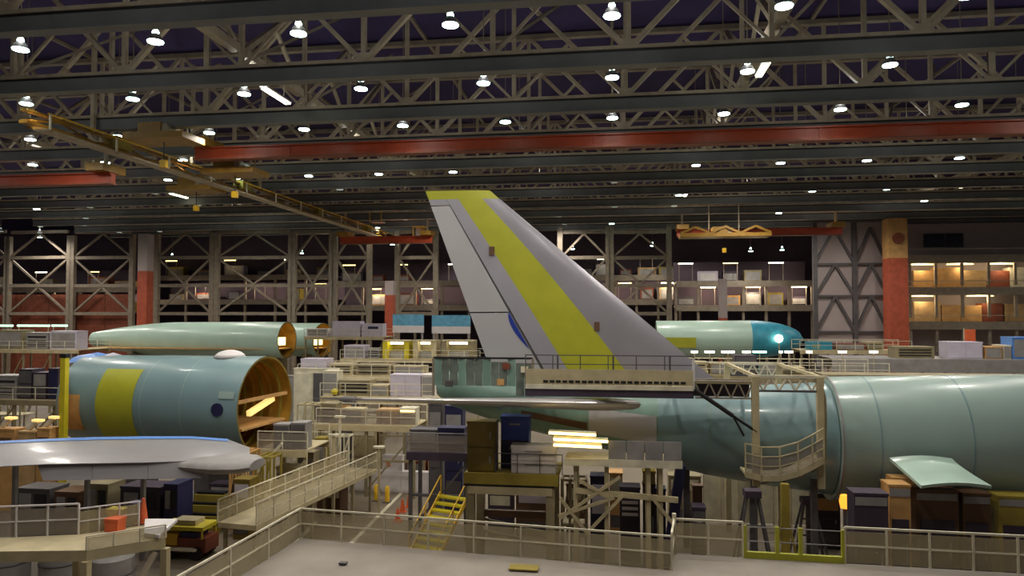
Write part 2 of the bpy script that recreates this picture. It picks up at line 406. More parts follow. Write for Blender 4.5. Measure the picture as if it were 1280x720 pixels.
# storage mezzanine on the side of the column
pa, pb = onY(1131, 300, 126), onY(1330, 300, 126)
wr = tag(MB().box((pa.x, 131, 0), (pb.x + 20, 131.5, 28)).build('wall_side', 'wall_pale'), 'pale sheet wall above the storage floors', kind='structure')
p = onY(1180, 300, 130.8)
win = tag(MB().box((onY(1155, 300, 130.8).x, 130.7, onY(1180, 309, 130.8).z), (onY(1204, 300, 130.8).x, 131.05, onY(1180, 292, 130.8).z)).build('window_1', 'glass_dark'), 'dark window high in the pale wall', kind='structure')
slab('window_bar', (p.x + 0, 130.6, onY(1180, 309, 130.8).z), (p.x + .2, 130.7, onY(1180, 292, 130.8).z), 'grey_dk', win)
def storage_floor(ya, yb, label):
    z0, z1 = onY(1200, yb, 126).z, onY(1200, ya, 126).z
    t = thing('storage_floor', (pa.x, 126, z0), label, 'mezzanine')
    slab('deck', (pa.x, 125.6, z0), (pb.x, 131, z0 + .35), 'grey', t)
    slab('edge_beam', (pa.x, 125.4, z0 - .9), (pb.x, 125.7, z0 + .4), 'steel_dim', t)
    for i in range(6):
        x = pa.x + (pb.x - pa.x) * (i + .15) / 6; slab('post', (x - .2, 125.7, z0 - 4.5), (x + .2, 126.1, z0 - .9), 'steel_dim', t)
    bar('rail', (pa.x, 125.6, z0 + 1.4), (pb.x, 125.6, z0 + 1.4), .12, .12, 'steel', t)
    return z0 + .35
zf = [storage_floor(0, y, lab) for y, lab in ((322, 'upper storage floor below the window of the pale wall'), (362, 'storage floor stacked with kraft boxes under the upper floor'), (405, 'lowest storage floor with kraft boxes and grey edge'))]
def carton(p, sx, sy, sz, m, label, group=None, name='carton', flap='tan'):
    t = thing(name, p, label, 'box', group); p = Vector(p)
    slab('body', p + Vector((-sx / 2, -sy / 2, 0)), p + Vector((sx / 2, sy / 2, sz * .93)), m, t)
    slab('lid', p + Vector((-sx / 2 - .03, -sy / 2 - .03, sz * .93)), p + Vector((sx / 2 + .03, sy / 2 + .03, sz)), flap, t)
    return t
for zfl, cols, lab in ((zf[1], ['tan', 'tan', 'kraft', 'brown_red', 'cream', 'kraft', 'cream'], 'wide kraft carton on the middle storage floor'), (zf[2], ['kraft', 'tan', 'tan', 'brown_red', 'kraft', 'kraft', 'tan'], 'wide kraft carton on the lowest storage floor')):
    x = pa.x + 1.6
    for i in range(8):
        wd = random.uniform(2.6, 4.2); m_ = cols[i % 7]
        if x + wd > pb.x - 2: break
        carton((x + wd / 2, 128, zfl), wd, 2.2, random.uniform(2.6, 3.3), m_, lab, lab + 's', flap=m_); x += wd + random.uniform(.05, .4)
for i, (px, y, zf_) in enumerate(((1150, 331, 1), (1200, 331, 1), (1250, 331, 1), (1150, 375, 2), (1225, 375, 2))):
    p = onY(px, y, 127); z = zf[zf_ - 1] - 1.3
    t = thing('tube_light', (p.x, 127, z), 'warm tube light under a storage floor slab', 'strip light', 'tube lights of the storage floors')
    l = bpy.data.lights.new('tube_fill', 'POINT'); l.energy = 380; l.color = (1, .8, .5); l.shadow_soft_size = .8; lo = link(bpy.data.objects.new('tube_fill', l)); lo.parent = t; lo.location = (0, -.8, -.5)
    slab('housing', (p.x - 2, 126.9, z + .0), (p.x + 2, 127.1, z + .5), 'white', t); slab('tube', (p.x - 2, 126.85, z - .15), (p.x + 2, 127.15, z), 'tube_warm', t)

# blue low panels and lit offices far behind the fin
for px0, px1, y0, y1, m_, lab in ((491, 530, 393, 407, 'cyan_panel', 'pale blue screen panel far behind the rudder'), (540, 588, 394, 408, 'cyan_panel', 'second pale blue screen panel close to the rudder edge')):
    a, b = onY(px0, y1, 120), onY(px1, y0, 120)
    t = thing('screen_panel', (a.x, 120, 0), lab, 'screen')
    slab('panel', (a.x, 119.9, a.z), (b.x, 120.1, b.z), m_, t); slab('skirt', (a.x, 119.85, a.z - 1.2), (b.x, 120.1, a.z), 'white', t)
    for x in (a.x + .3, b.x - .3): slab('leg', (x - .15, 119.9, 0), (x + .15, 120.2, a.z - 1.2), 'grey', t)

# ================================================================== THE AIRLINER IN THE MIDDLE
YA = 40.3
def loft(st, n=40, a0=0, a1=2 * math.pi, inset=0):
    rs = []
    for X, Yc_, zt, zb, wd in st:
        zc = (zt + zb) / 2; rz = (zt - zb) / 2 - inset; ry = wd / 2 - inset
        full = abs(a1 - a0 - 2 * math.pi) < 1e-6; k = n if full else n + 1
        rs.append([Vector((X, Yc_ + ry * math.sin(a0 + (a1 - a0) * i / n), zc + rz * math.cos(a0 + (a1 - a0) * i / n))) for i in range(k)])
    return rs
def stn(px, yt, yb, Y=YA, ratio=.93):
    a, b = onY(px, yt, Y), onY(px, yb, Y); return (a.x, Y, a.z, b.z, (a.z - b.z) * ratio)
plane = thing('airliner', (onY(900, 600, YA).x, YA, 0), 'green primed airliner in assembly with tall grey and yellow tail fin', 'airliner')
def interp(st, n):
    out = []
    for j in range(len(st) - 1):
        for i in range(n):
            f = i / n; f2 = f; out.append(tuple(a + (b - a) * f2 for a, b in zip(st[j], st[j + 1])))
    return out + [st[-1]]
bar_r = [stn(1560, 464, 640), stn(1400, 467, 633), stn(1200, 469, 628), stn(1031, 471, 622)]
fb = MB().rings(loft(interp(bar_r, 3), 48)).build('fuselage_barrel', 'primer', plane, True)
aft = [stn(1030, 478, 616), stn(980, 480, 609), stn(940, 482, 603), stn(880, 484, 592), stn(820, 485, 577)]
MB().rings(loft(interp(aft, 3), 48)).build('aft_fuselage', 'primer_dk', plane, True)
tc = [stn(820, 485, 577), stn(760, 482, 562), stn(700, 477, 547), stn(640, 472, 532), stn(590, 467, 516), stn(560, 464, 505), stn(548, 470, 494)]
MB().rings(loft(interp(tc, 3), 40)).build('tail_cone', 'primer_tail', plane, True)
def ring_seam(px, yt, yb, name='seam', m='primer_dk', grow=.02, wd=.08):
    a = stn(px, yt, yb); rs = []
    for dx in (0, wd): rs += loft([(a[0] + dx, a[1], a[2] + grow, a[3] - grow, a[4] + 2 * grow)], 48)
    return MB().rings(rs).build(name, m, plane, True)
ring_seam(1075, 470.6, 623.5); ring_seam(1180, 469.3, 627.3); ring_seam(880, 484, 592, m='primer_tail'); ring_seam(1031, 470, 623, m='grey')
# grey bare skin patch low on the tail section and a pale patch behind the stabilizer
def skin_patch(px0, px1, a0, a1, name, m, st):
    xs0, xs1 = onY(px0, 500, YA).x, onY(px1, 500, YA).x
    s2 = sorted(interp(st, 6)); out = []
    def at_x(x):
        for p, q in zip(s2[:-1], s2[1:]):
            if p[0] <= x <= q[0]:
                f = (x - p[0]) / (q[0] - p[0] + 1e-9); return tuple(u + (v - u) * f for u, v in zip(p, q))
        return s2[0] if x < s2[0][0] else s2[-1]
    for i in range(7):
        a = at_x(xs0 + (xs1 - xs0) * i / 6); out.append((a[0], a[1], a[2] + .025, a[3] - .025, a[4] + .05))
    return MB().rings(loft(out, 14, a0, a1), False, False).build(name, m, plane, True)
skin_patch(737, 818, R(245), R(290), 'skin_patch', 'rudder', tc)
skin_patch(655, 735, R(248), R(262), 'stabilizer_slot', 'brown', tc)

# ---- vertical fin, airfoil section, panels of different finish
def fin_pt(t, s, side, off=0):
    # t 0 at the tip .. 1 at the root; s 0 leading edge .. 1 trailing edge
    le0, le1 = onY(612, 238, YA), onY(905, 484, YA); te0, te1 = onY(532, 239, YA), onY(621, 484, YA)
    le = le0.lerp(le1, t); te = te0.lerp(te1, t); c = (le - te).length
    th = c * .11 * (2.6 * (math.sqrt(max(s, 0)) * .6 - .25 * s - .35 * s * s)) * .5
    th = max(th, .012)
    p = le.lerp(te, s); return p + Vector((0, -side * (th + off), 0))
fin = thing('fin', (onY(760, 480, YA).x, YA, 8), None, None); fin.parent = plane; fin.location = fin.location - plane.location
def fin_patch(name, m, t0, t1, sa, sb, off=0, n=10, ns=6):
    # closed patch on both sides of the fin
    mb = MB()
    rows = []
    for i in range(n + 1):
        t = t0 + (t1 - t0) * i / n; a, b = sa(t), sb(t)
        ss = [a + (b - a) * j / ns for j in range(ns + 1)]
        rows.append([fin_pt(t, s_, 1, off) for s_ in ss] + [fin_pt(t, s_, -1, off) for s_ in reversed(ss)])
    return mb.rings(rows).build(name, m, fin, True)
hinge = lambda t: .735
yl = lambda t: .57 + .06 * t; yr = lambda t: .23 + .14 * t
fin_patch('tip_cap', 'chromate', 0, .045, lambda t: 0, lambda t: 1)
fin_patch('leading_edge', 'fin_silver', .045, 1, lambda t: 0, yr)
fin_patch('yellow_panel', 'chromate', .045, 1, yr, yl)
fin_patch('grey_panel', 'fin_grey', .045, 1, yl, hinge)
fin_patch('grey_panel', 'fin_grey', .045, .075, lambda t: .742, lambda t: 1)
ts = .625
fin_patch('upper_rudder', 'rudder', .08, ts - .003, lambda t: .75, lambda t: 1)
fin_patch('lower_rudder', 'rudder', ts + .003, .93, lambda t: .75, lambda t: 1)
fin_patch('blue_tape', 'blue', ts, .81, lambda t: .752 - .03 * 0, lambda t: .754 + .03 * math.sin(math.pi * min(1, max(0, (t - ts) / .185)) ** .8), .02)
fin_patch('hinge_gap', 'grey_dk', .07, .93, lambda t: .739, lambda t: .746, -.02)
for t_, s_ in ((.315, .60), (.70, .30)):
    a = fin_pt(t_, s_, 1, .02); MB().box(a + Vector((-.15, -.03, -.25)), a + Vector((.15, .05, .25))).build('access_hole', 'brown', fin)

# ---- near tailplane: swept toward the viewer's side of the hall
rl, tl = onY(800, 506, 37.6), onY(452, 499, 29.4)
def stab_sec(f):
    le = rl.lerp(tl, f); ch = 6.6 * (1 - f) + 2.2 * f; th = .95 * (1 - f) ** 1.2 + .14
    out = []
    n = 16
    for i in range(n + 1):
        s_ = i / n; h = th * (1.5 * (math.sqrt(s_) * .95 - .45 * s_ - .5 * s_ * s_)) * .62; out.append((s_, max(h, .01)))
    up = [le + Vector((-ch * s_, 0, h)) for s_, h in out]; dn = [le + Vector((-ch * s_, 0, -h)) for s_, h in reversed(out[1:-1])]
    return up + dn
MB().rings([stab_sec(i / 10) for i in range(11)]).build('tailplane', 'wing_grey', plane, True)
def le_sec(f):
    le = rl.lerp(tl, f); th = .95 * (1 - f) ** 1.2 + .14; ch = 6.6 * (1 - f) + 2.2 * f; L = []
    for i in range(7):
        s_ = i / 6 * .085; h = th * (1.5 * (math.sqrt(s_) * .95 - .45 * s_ - .5 * s_ * s_)) * .62 + .03; L.append((s_, h))
    return [le + Vector((.05 - ch * s_, -.03, h)) for s_, h in reversed(L)] + [le + Vector((.05 - ch * s_, -.03, -h)) for s_, h in L[1:]]
MB().rings([le_sec(i / 10) for i in range(11)]).build('tailplane_leading_edge', 'bare_metal', plane, True)

# ---- pale wing root fairing shelf on the barrel
rows = []
for i in range(9):
    f = i / 8; g = f ** 1.3
    l_ = onY(1112 + 40 * f, 572 + 35 * f, 37.05 - 2.3 * g); r_ = onY(1190 + 50 * f ** 1.2, 573 + 33 * f, 37.05 - 2.3 * g)
    rows.append([l_.lerp(r_, j / 8) + Vector((0, 0, .12 * math.sin(math.pi * j / 8) - .05 * (j / 8) ** 3 * f)) for j in range(9)])
under = [[p + Vector((0, .06, -.14)) for p in r_] for r_ in rows]
mb = MB(); mb.rings([rows[i] + under[i][::-1] for i in range(9)]); mb.build('wing_root_fairing', 'primer_pale', plane, True)
p0_, p1_ = onY(1110, 594, 36.9), onY(1142, 603, 36.9)
slab('fairing_rib', (p0_.x, 36.4, p1_.z), (p1_.x, 37.2, p0_.z), 'tan', plane)
# main gear legs standing on the floor under the barrel (hidden supports)
for px in (1130, 1400):
    x = onY(px, 600, YA).x
    bar('jack_leg', (x, YA, 0), (x, YA, onY(px, 620, YA).z), .5, .5, 'grey_dk', plane)
x = onY(860, 600, YA).x; bar('jack_leg', (x, YA + 1, 0), (x, YA + 1, onY(860, 575, YA).z), .35, .35, 'grey_dk', plane)

# ================================================================== WORK STANDS AROUND THE AIRLINER
def rail_run(t, p, q, h=1.1, m='steel', n=None, mid=True, r=.06, panel=None, post_m=None):
    p, q = Vector(p), Vector(q); L = (q - p).length; n = n or max(1, round(L / 2.0)); U = Vector((0, 0, 1))
    bar('top_rail', p + U * h, q + U * h, r, r, m, t)
    if mid: bar('mid_rail', p + U * h * .5, q + U * h * .5, r * .8, r * .8, m, t)
    for i in range(n + 1):
        a = p.lerp(q, i / n); bar('rail_post', a, a + U * h, r, r, post_m or m, t)
    if panel: bar('guard_panel', p + U * h * .46, q + U * h * .46, .02, h * .86, panel, t)
def platform(name, label, cat, x0, x1, y0, y1, z, m='beige', legs=True, lm='steel_dim', th=.3, rails='ns', rm='steel', rh=1.1, panel=None, braces=True, nleg=None, zleg=0, group=None):
    t = thing(name, (x0, y0, zleg if legs else z - th), label, cat, group)
    slab('deck', (x0, y0, z - .06), (x1, y1, z), m, t)
    slab('deck_edge', (x0, y0 - .05, z - th), (x1, y0 + .08, z - .06), m, t); slab('deck_edge', (x0, y1 - .08, z - th), (x1, y1, z - .06), m, t)
    if 'n' in rails: rail_run(t, (x0, y0 + .03, z), (x1, y0 + .03, z), rh, rm, panel=panel)
    if 'f' in rails: rail_run(t, (x0, y1 - .03, z), (x1, y1 - .03, z), rh, rm)
    if 's' in rails:
        for x in (x0 + .03, x1 - .03): rail_run(t, (x, y0, z), (x, y1, z), rh, rm, n=1)
    if legs:
        n = nleg or max(2, round((x1 - x0) / 4) + 1); xs = [x0 + .2 + (x1 - x0 - .4) * i / (n - 1) for i in range(n)]
        for x in xs:
            for y in (y0 + .2, y1 - .2): bar('leg', (x, y, zleg), (x, y, z - th), .2, .2, lm, t)
        if braces:
            for a, b in zip(xs[:-1], xs[1:]): bar('brace', (a, y0 + .2, zleg + .4), (b, y0 + .2, z - th - .2), .12, .12, lm, t)
            bar('brace', (xs[0], y0 + .2, (z + zleg) / 2), (xs[-1], y0 + .2, (z + zleg) / 2), .14, .14, lm, t)
    return t

# platform beside the fin root
Yp = 36.2
a, b = onY(657, 484, Yp), onY(867, 486, Yp)
t = thing('fin_platform', (a.x, Yp, b.z), 'pale platform with thin dark railing alongside the foot of the fin', 'work platform')
zb = onY(760, 484, Yp).z; zk = onY(760, 462, Yp).z; zr = onY(760, 444.5, Yp).z
slab('deck', (a.x, Yp, zb - .05), (b.x, Yp + 1.3, zb + .1), 'beige', t)
slab('kick_panel', (a.x, Yp - .06, zb + .12), (b.x, Yp - .02, zk), 'beige', t)
slab('deck_edge', (a.x, Yp - .1, zb - .12), (b.x, Yp, zb + .1), 'cream', t)
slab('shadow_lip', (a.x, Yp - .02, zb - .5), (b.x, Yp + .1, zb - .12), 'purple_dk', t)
n = 22
for i in range(n):
    x = a.x + .9 + (b.x - a.x - 1.2) * i / n; slab('vent_slot', (x, Yp - .1, zb + .2), (x + .24, Yp - .06, zb + .32), 'black', t)
bar('top_rail', (a.x, Yp, zr), (b.x, Yp, zr), .05, .05, 'grey_dk', t); bar('mid_rail', (a.x, Yp, (zr + zk) / 2 - .1), (b.x, Yp, (zr + zk) / 2 - .1), .045, .045, 'grey_dk', t)
for i in range(7):
    x = a.x + (b.x - a.x) * i / 6; bar('rail_post', (x, Yp, zb), (x, Yp, zr), .05, .05, 'grey_dk', t)
    if i % 2: bar('rail_post', (x + .25, Yp, zb), (x + .25, Yp, zr), .09, .09, 'grey_dk', t)
for x in (a.x + .8, (a.x + b.x) / 2, b.x - .8): bar('support', (x, Yp + .9, zb - .05), (x, Yp + 3.6, zb - .35), .18, .18, 'steel_dim', t)
bar('end_bracket', (b.x, Yp, zb), (b.x, Yp, zr - .1), .12, .12, 'white', t)

# plastic curtain enclosure round the end of the tail cone
a, b = onY(546, 497, 38.4), onY(668, 447, 38.4)
t = thing('sheeted_enclosure', (a.x, 38.4, a.z), 'greenish plastic sheeting enclosure wrapped round the tail end', 'enclosure')
xs = [a.x + (b.x - a.x) * i / 12 for i in range(13)]
for i in range(12):
    za = b.z - (.2 if i in (7, 8) else 0) - (.25 if i > 9 else 0); dy = .1 * (i % 2)
    MB().prism([(xs[i], 37.6 + dy, a.z + .75 - .5 * (i > 9)), (xs[i + 1] - .02, 37.6 + (.1 - dy), a.z + .75 - .5 * (i > 9)), (xs[i + 1] - .02, 37.6 + (.1 - dy), za), (xs[i], 37.6 + dy, za)], (0, .02, 0)).build('curtain_strip', 'sheet_plastic' if i % 3 else 'primer_tail', t)
bar('curtain_rail', (a.x, 37.65, b.z), (b.x, 37.65, b.z), .1, .1, 'black', t)
for i, (px, py, m_) in enumerate(((632, 458, 'brown_red'), (625, 478, 'tan'), (560, 480, 'grey_dk'), (655, 462, 'cream'))):
    p = onY(px, py, 37.4); slab('patch', p + Vector((-.18, .1, -.16)), p + Vector((.2, .2, .16)), m_, t)
for x in (a.x, b.x): bar('corner_post', (x, 37.65, a.z + .2), (x, 37.65, b.z), .12, .12, 'steel_dim', t); bar('stay', (x + (.6 if x == a.x else -.2), 37.65, a.z + .9), (x + (.9 if x == a.x else -.2), 39.9, a.z + .9), .1, .1, 'steel_dim', t)

# truss bridge from the fin platform to the arch
a, b = onY(868, 477, 36.2), onY(940, 477, 36.2); zt_ = a.z; zl_ = onY(900, 497, 36.2).z
t = thing('truss_bridge', (a.x, 36.2, zl_), 'short lattice bridge leading from the fin platform to the arch', 'footbridge')
for y in (36.0, 37.0):
    bar('top_chord', (a.x, y, zt_), (b.x, y, zt_), .12, .14, 'beige_dk', t); bar('bottom_chord', (a.x, y, zl_), (b.x, y, zl_), .08, .08, 'steel_dim', t)
    n = 4
    for i in range(n):
        x0 = a.x + (b.x - a.x) * i / n; x1 = a.x + (b.x - a.x) * (i + 1) / n; xm = (x0 + x1) / 2
        bar('diagonal', (x0, y, zt_), (xm, y, zl_), .07, .07, 'steel_dim', t); bar('diagonal', (xm, y, zl_), (x1, y, zt_), .07, .07, 'steel_dim', t)
slab('walkway', (a.x, 36.0, zt_ - .05), (b.x, 37.0, zt_ + .02), 'purple_dk', t)
slab('side_sheet', (a.x, 36.95, zl_), (b.x, 36.98, zt_), 'purple_dk', t)
# black gas strut
a, b = onY(868, 487, 35.9), onY(946, 540, 35.9)
t = thing('support_strut', b, 'black slanting strut between footbridge and arch', 'strut')
MB().tube(a, a.lerp(b, .62), .11, 10).build('cylinder', 'black', t, True); MB().tube(a.lerp(b, .62), b, .07, 8).build('rod', 'black', t, True)
MB().tube(a.lerp(b, .62), onY(930, 545, 35.9), .05, 8).build('stay', 'black', t)

# arch stand straddling the fuselage
YS = 36.0
xl, xr = onY(944, 500, YS).x, onY(1025, 500, YS).x
ztop = onY(985, 471, YS).z; zlo = onY(985, 489, YS).z; zfl = onY(950, 600, YS).z
t = thing('arch_stand', (xl, YS, 0), 'pale lattice arch stand straddling the fuselage with a curved walkway', 'work stand')
for y in (YS, YS + 8.6):
    for x, wd in ((xl, .32), (xr, .3)):
        bar('arch_post', (x, y, 0 if y > YS + 1 else zfl - .3), (x, y, ztop), wd, wd, 'beige', t)
    bar('top_chord', (xl - .3, y, ztop), (xr + .3, y, ztop), .14, .14, 'cream', t); bar('bottom_chord', (xl, y, zlo), (xr, y, zlo), .1, .1, 'grey_dk', t)
    n = 4
    for i in range(n):
        x0 = xl + (xr - xl) * i / n; x1 = xl + (xr - xl) * (i + 1) / n; xm = (x0 + x1) / 2
        bar('diagonal', (x0, y, ztop), (xm, y, zlo), .08, .08, 'cream', t); bar('diagonal', (xm, y, zlo), (x1, y, ztop), .08, .08, 'cream', t)
for x in (xl, xr): bar('roof_beam', (x, YS, ztop), (x, YS + 8.6, ztop), .16, .16, 'beige', t)
# rounded rear post following the barrel
pr = [onY(1018, 474, YS), onY(1026, 482, YS), onY(1030, 497, YS), onY(1031, 520, YS), onY(1030, 575, YS)]
for p, q in zip(pr[:-1], pr[1:]): bar('curved_post', p, q, .16, .16, 'beige_dk', t)
# curved walkway
cw = [(932, 593), (952, 598), (975, 598), (998, 592), (1016, 583), (1030, 575)]
pts = [onY(x, y, YS - .6) for x, y in cw]
for p, q in zip(pts[:-1], pts[1:]):
    bar('walkway_plank', p + Vector((0, .75, 0)), q + Vector((0, .75, 0)), 1.5, .1, 'beige', t)
    bar('toe_board', p, q, .06, .28, 'beige', t)
    bar('under_brace', p + Vector((0, .1, -.3)), q + Vector((0, .1, .0)), .07, .07, 'beige_dk', t)
U = Vector((0, 0, 1))
for hh, r_ in ((.55, .05), (1.0, .05), (1.45, .06)):
    for p, q in zip(pts[:-1], pts[1:]): bar('guard_rail', p + U * hh, q + U * hh, r_, r_, 'beige', t)
for p in pts: bar('guard_post', p - U * .1, p + U * 1.45, .06, .06, 'beige', t)
for p, q in zip(pts[:-1], pts[1:]):
    MB().prism([p + U * .14, q + U * .14, q + U * 1.0, p + U * 1.0], (0, .02, 0)).build('guard_panel', 'mesh_guard', t)
for px in (944, 1020): 
    p = onY(px, 600, YS); bar('ground_post', (p.x, YS + .4, 0), (p.x, YS + .4, p.z), .28, .28, 'grey_dk', t)

# trestle under the arch
def trestle(px, pytop, Y, label, m='grey_dk', h=None, wd=1.0):
    p = onY(px, pytop, Y); t = thing('trestle', (p.x, Y, 0), label, 'trestle')
    z = p.z
    slab('head', (p.x - .35, Y - .35, z - .3), (p.x + .35, Y + .35, z), 'purple_dk', t)
    bar('centre_post', (p.x, Y, 0), (p.x, Y, z - .3), .22, .22, m, t)
    for dx in (-1, 1):
        for dy in (-.6, .6): bar('leg', (p.x + dx * .25, Y + dy * .3, z - .3), (p.x + dx * wd, Y + dy, 0), .1, .1, m, t)
    for f in (.3, .55):
        zz_ = z * (1 - f); e = .25 + (wd - .25) * f; bar('crossbar', (p.x - e, Y - .3, zz_), (p.x + e, Y - .3, zz_), .08, .08, m, t)
    return t
trestle(940, 612, 33.5, 'dark four legged trestle below the curved walkway', wd=1.1)
trestle(1010, 622, 39.5, 'dark trestle under the joint of the fuselage', wd=.9)
# tall yellow jack
p = onY(981, 610, 34.5)
t = thing('jack_post', (p.x, 34.5, 0), 'yellow jack post with splayed foot under the fuselage', 'jack')
bar('column', (p.x, 34.5, 0), (p.x, 34.5, p.z + .2), .34, .34, 'olive_lt', t); bar('stay', (p.x, 34.5, p.z * .8), (p.x - .9, 34.2, 0), .1, .1, 'olive_lt', t); bar('stay', (p.x, 34.5, p.z * .8), (p.x + .9, 34.2, 0), .1, .1, 'olive_lt', t)
slab('foot', (p.x - .3, 34.2, 0), (p.x + .5, 34.9, .08), 'safety', t)

# stand under the tail: olive deck on legs with panels
Yt = 35.4
a, b = onY(580, 594, Yt), onY(698, 600, Yt)
z = onY(640, 593, Yt).z
t = thing('tail_stand', (a.x, Yt, 0), 'olive yellow deck stand on heavy legs under the tail', 'work stand')
slab('deck', (a.x, Yt, z - .15), (b.x, Yt + 3.2, z), 'olive_lt', t); slab('deck_edge', (a.x, Yt - .1, z - .5), (b.x, Yt, z + .05), 'olive_lt', t); slab('lower_edge', (a.x + .2, Yt - .05, z - 1.0), (b.x - .3, Yt + .1, z - .62), 'beige', t)
slab('side_beam', (a.x, Yt - .04, z - .62), (b.x - .2, Yt + .05, z - .5), 'black', t)
for x in (a.x + .3, b.x - .4):
    for y in (Yt + .2, Yt + 3.0): bar('leg', (x, y, 0), (x, y, z - .15), .42, .42, 'beige' if x > 0 else 'beige_dk', t)
bar('crossbeam', (a.x + .3, Yt + 3.0, z * .45), (b.x - .4, Yt + 3.0, z * .45), .25, .35, 'brown', t)
for dx in (.3, .9): bar('crossbeam', (a.x + .3, Yt + 3.0, z * .45 - dx), (b.x - .4, Yt + 3.0, z * .3 - dx), .12, .12, 'beige_dk', t)
def box_thing(name, label, cat, lo, hi, m, parts=()):
    lo, hi = Vector(lo), Vector(hi); t = thing(name, ((lo.x + hi.x) / 2, (lo.y + hi.y) / 2, lo.z), label, cat)
    slab('body', lo, hi, m, t); c = (lo + hi) / 2; sx, sy, sz = hi - lo
    slab('rim', (lo.x - .03, lo.y - .03, hi.z - .08), (hi.x + .03, hi.y + .03, hi.z + .03), m, t)
    for (u0, u1, v0, v1, pm, pn) in parts:      # pieces on the face towards the aisle
        o = slab(pn, (lo.x + sx * u0, lo.y - .04, lo.z + sz * v0), (lo.x + sx * u1, lo.y + .01, lo.z + sz * v1), pm, t)
        if pn in ('door', 'drawer') and lo.y < 47:
            h = link(bpy.data.objects.new('handle', unit('grey'))); h.parent = o; wide = pn == 'drawer'
            h.location = (0 if wide else .36, -.9, .2 if wide else 0); h.scale = (.4 if wide else .06, .8, .08 if wide else .3)
    return t
q0, q1 = onY(584, 592, Yt + .3), onY(619, 528, Yt + .3)
box_thing('locker', 'tall olive brown locker standing on the tail stand', 'locker', (q0.x, Yt + .3, z + .01), (q1.x, Yt + 1.3, q1.z), 'olive', [(.05, .95, .03, .48, 'olive', 'door'), (.05, .95, .52, .97, 'olive', 'door'), (.86, .92, .4, .46, 'grey', 'handle')])
q0, q1 = onY(639, 592, Yt + .2), onY(701, 559, Yt + .2)
box_thing('white_cabinet', 'low white cabinet on the tail stand below the blue chest', 'cabinet', (q0.x, Yt + .2, z + .01), (q1.x - .25, Yt + 1.1, q1.z), 'white', [(.01, .99, .5, .97, 'white', 'drawer'), (.01, .99, .03, .46, 'white', 'drawer')])
q0, q1 = onY(626, 546, Yt + 1.2), onY(661, 522, Yt + 1.2)
box_thing('blue_chest', 'deep blue tool chest raised behind the white cabinet', 'tool chest', (q0.x, Yt + 1.25, z + .01), (q1.x, Yt + 2.2, q1.z), 'blue', [(.02, .98, .62, .97, 'blue', 'drawer'), (.02, .98, .9, .93, 'lilac', 'handle'), (.0, 1.0, .0, .55, 'navy', 'drawer')])
# guard frame on that stand
t = thing('safety_railing', onY(620, 592, Yt + .1), 'thin grey guard rail on the edge of the tail stand', 'railing'); t.location.z = z
rail_run(t, (onY(619, 592, Yt + .1).x, Yt + .1, z), (onY(703, 592, Yt + .1).x, Yt + .1, z), 1.0, 'grey_dk', n=3, r=.04)

# long stand below the rear fuselage, panel front
a, b = onY(706, 578, 35.2), onY(853, 580, 35.2); z = onY(780, 577, 35.2).z; zp = onY(780, 551, 35.2).z
t = thing('belly_stand', (a.x, 35.2, 0), 'grey panelled stand with lattice legs under the rear fuselage', 'work stand')
slab('deck', (a.x, 35.2, z - .1), (b.x, 37.2, z + .05), 'beige', t); slab('deck_edge', (a.x, 35.1, z - .25), (b.x, 35.2, z + .1), 'cream', t)
for i in range(4):
    x0 = a.x + 2.1 + (b.x - a.x - 2.1) * i / 4; x1 = a.x + 2.1 + (b.x - a.x - 2.1) * (i + 1) / 4 - .04; slab('front_panel', (x0, 35.14, z + .1), (x1, 35.2, zp), 'grey', t)
legx = [a.x + .5, a.x + 2.0, a.x + 4.0, b.x - 1.0]
for x in legx:
    for y in (35.5, 37.0): bar('leg', (x, y, 0), (x, y, z - .1), .2, .2, 'beige', t)
zm = onY(760, 618, 35.4).z
bar('crossbeam', (legx[0], 35.4, zm + .15), (b.x - .2, 35.4, zm - .15), .22, .25, 'beige', t)
for (x0, z0), (x1, z1) in (((700, 648), (775, 596)), ((698, 645), (768, 622)), ((735, 665), (780, 618)), ((700, 622), (735, 668)), ((812, 618), (852, 668)), ((760, 622), (724, 600))):
    p, q = onY(x0, z0, 35.3), onY(x1, z1, 35.3); bar('brace', p, q, .14, .14, 'beige', t)
for i, (x0, x1, y_) in enumerate(((686, 745, 541), (692, 760, 549), (692, 752, 556))):
    p, q = onY(x0, y_, 34.9), onY(x1, y_ + 3, 34.9)
    tt = thing('tube_light', p, 'glowing tube light in the row under the tail cone', 'strip light', 'tube lights under the tail cone')
    bar('tube', p, q, .12, .12, 'tube_warm', tt); bar('reflector', p + Vector((0, .12, .1)), q + Vector((0, .12, .1)), .3, .06, 'cream', tt)
# kit on the floor under the fuselage
def cabinet(px0, px1, py0, py1, Y, dep, m, name, label, cat, parts=(), zb=None):
    a, b = onY(px0, py1, Y), onY(px1, py0, Y)
    return box_thing(name, label, cat, (a.x, Y, a.z if zb is None else zb), (b.x, Y + dep, b.z), m, parts)
DR2 = [(.04, .96, .06, .48, 'grey_dk', 'drawer'), (.04, .96, .53, .95, 'grey_dk', 'drawer')]
cabinet(738, 760, 596, 640, 38.6, 1.0, 'navy', 'equipment_cabinet', 'navy equipment cabinet behind the lattice legs', 'cabinet', [(.1, .9, .1, .45, 'purple_dk', 'door'), (.1, .9, .55, .9, 'lilac', 'label_plate')], 0)
cabinet(775, 800, 610, 660, 38.4, 1.0, 'purple_dk', 'equipment_cabinet', 'dark purple cabinet with pale vents behind the lattice legs', 'cabinet', [(.1, .9, .62, .66, 'white', 'vent'), (.1, .9, .7, .74, 'white', 'vent'), (.1, .9, .78, .82, 'white', 'vent')], 0)
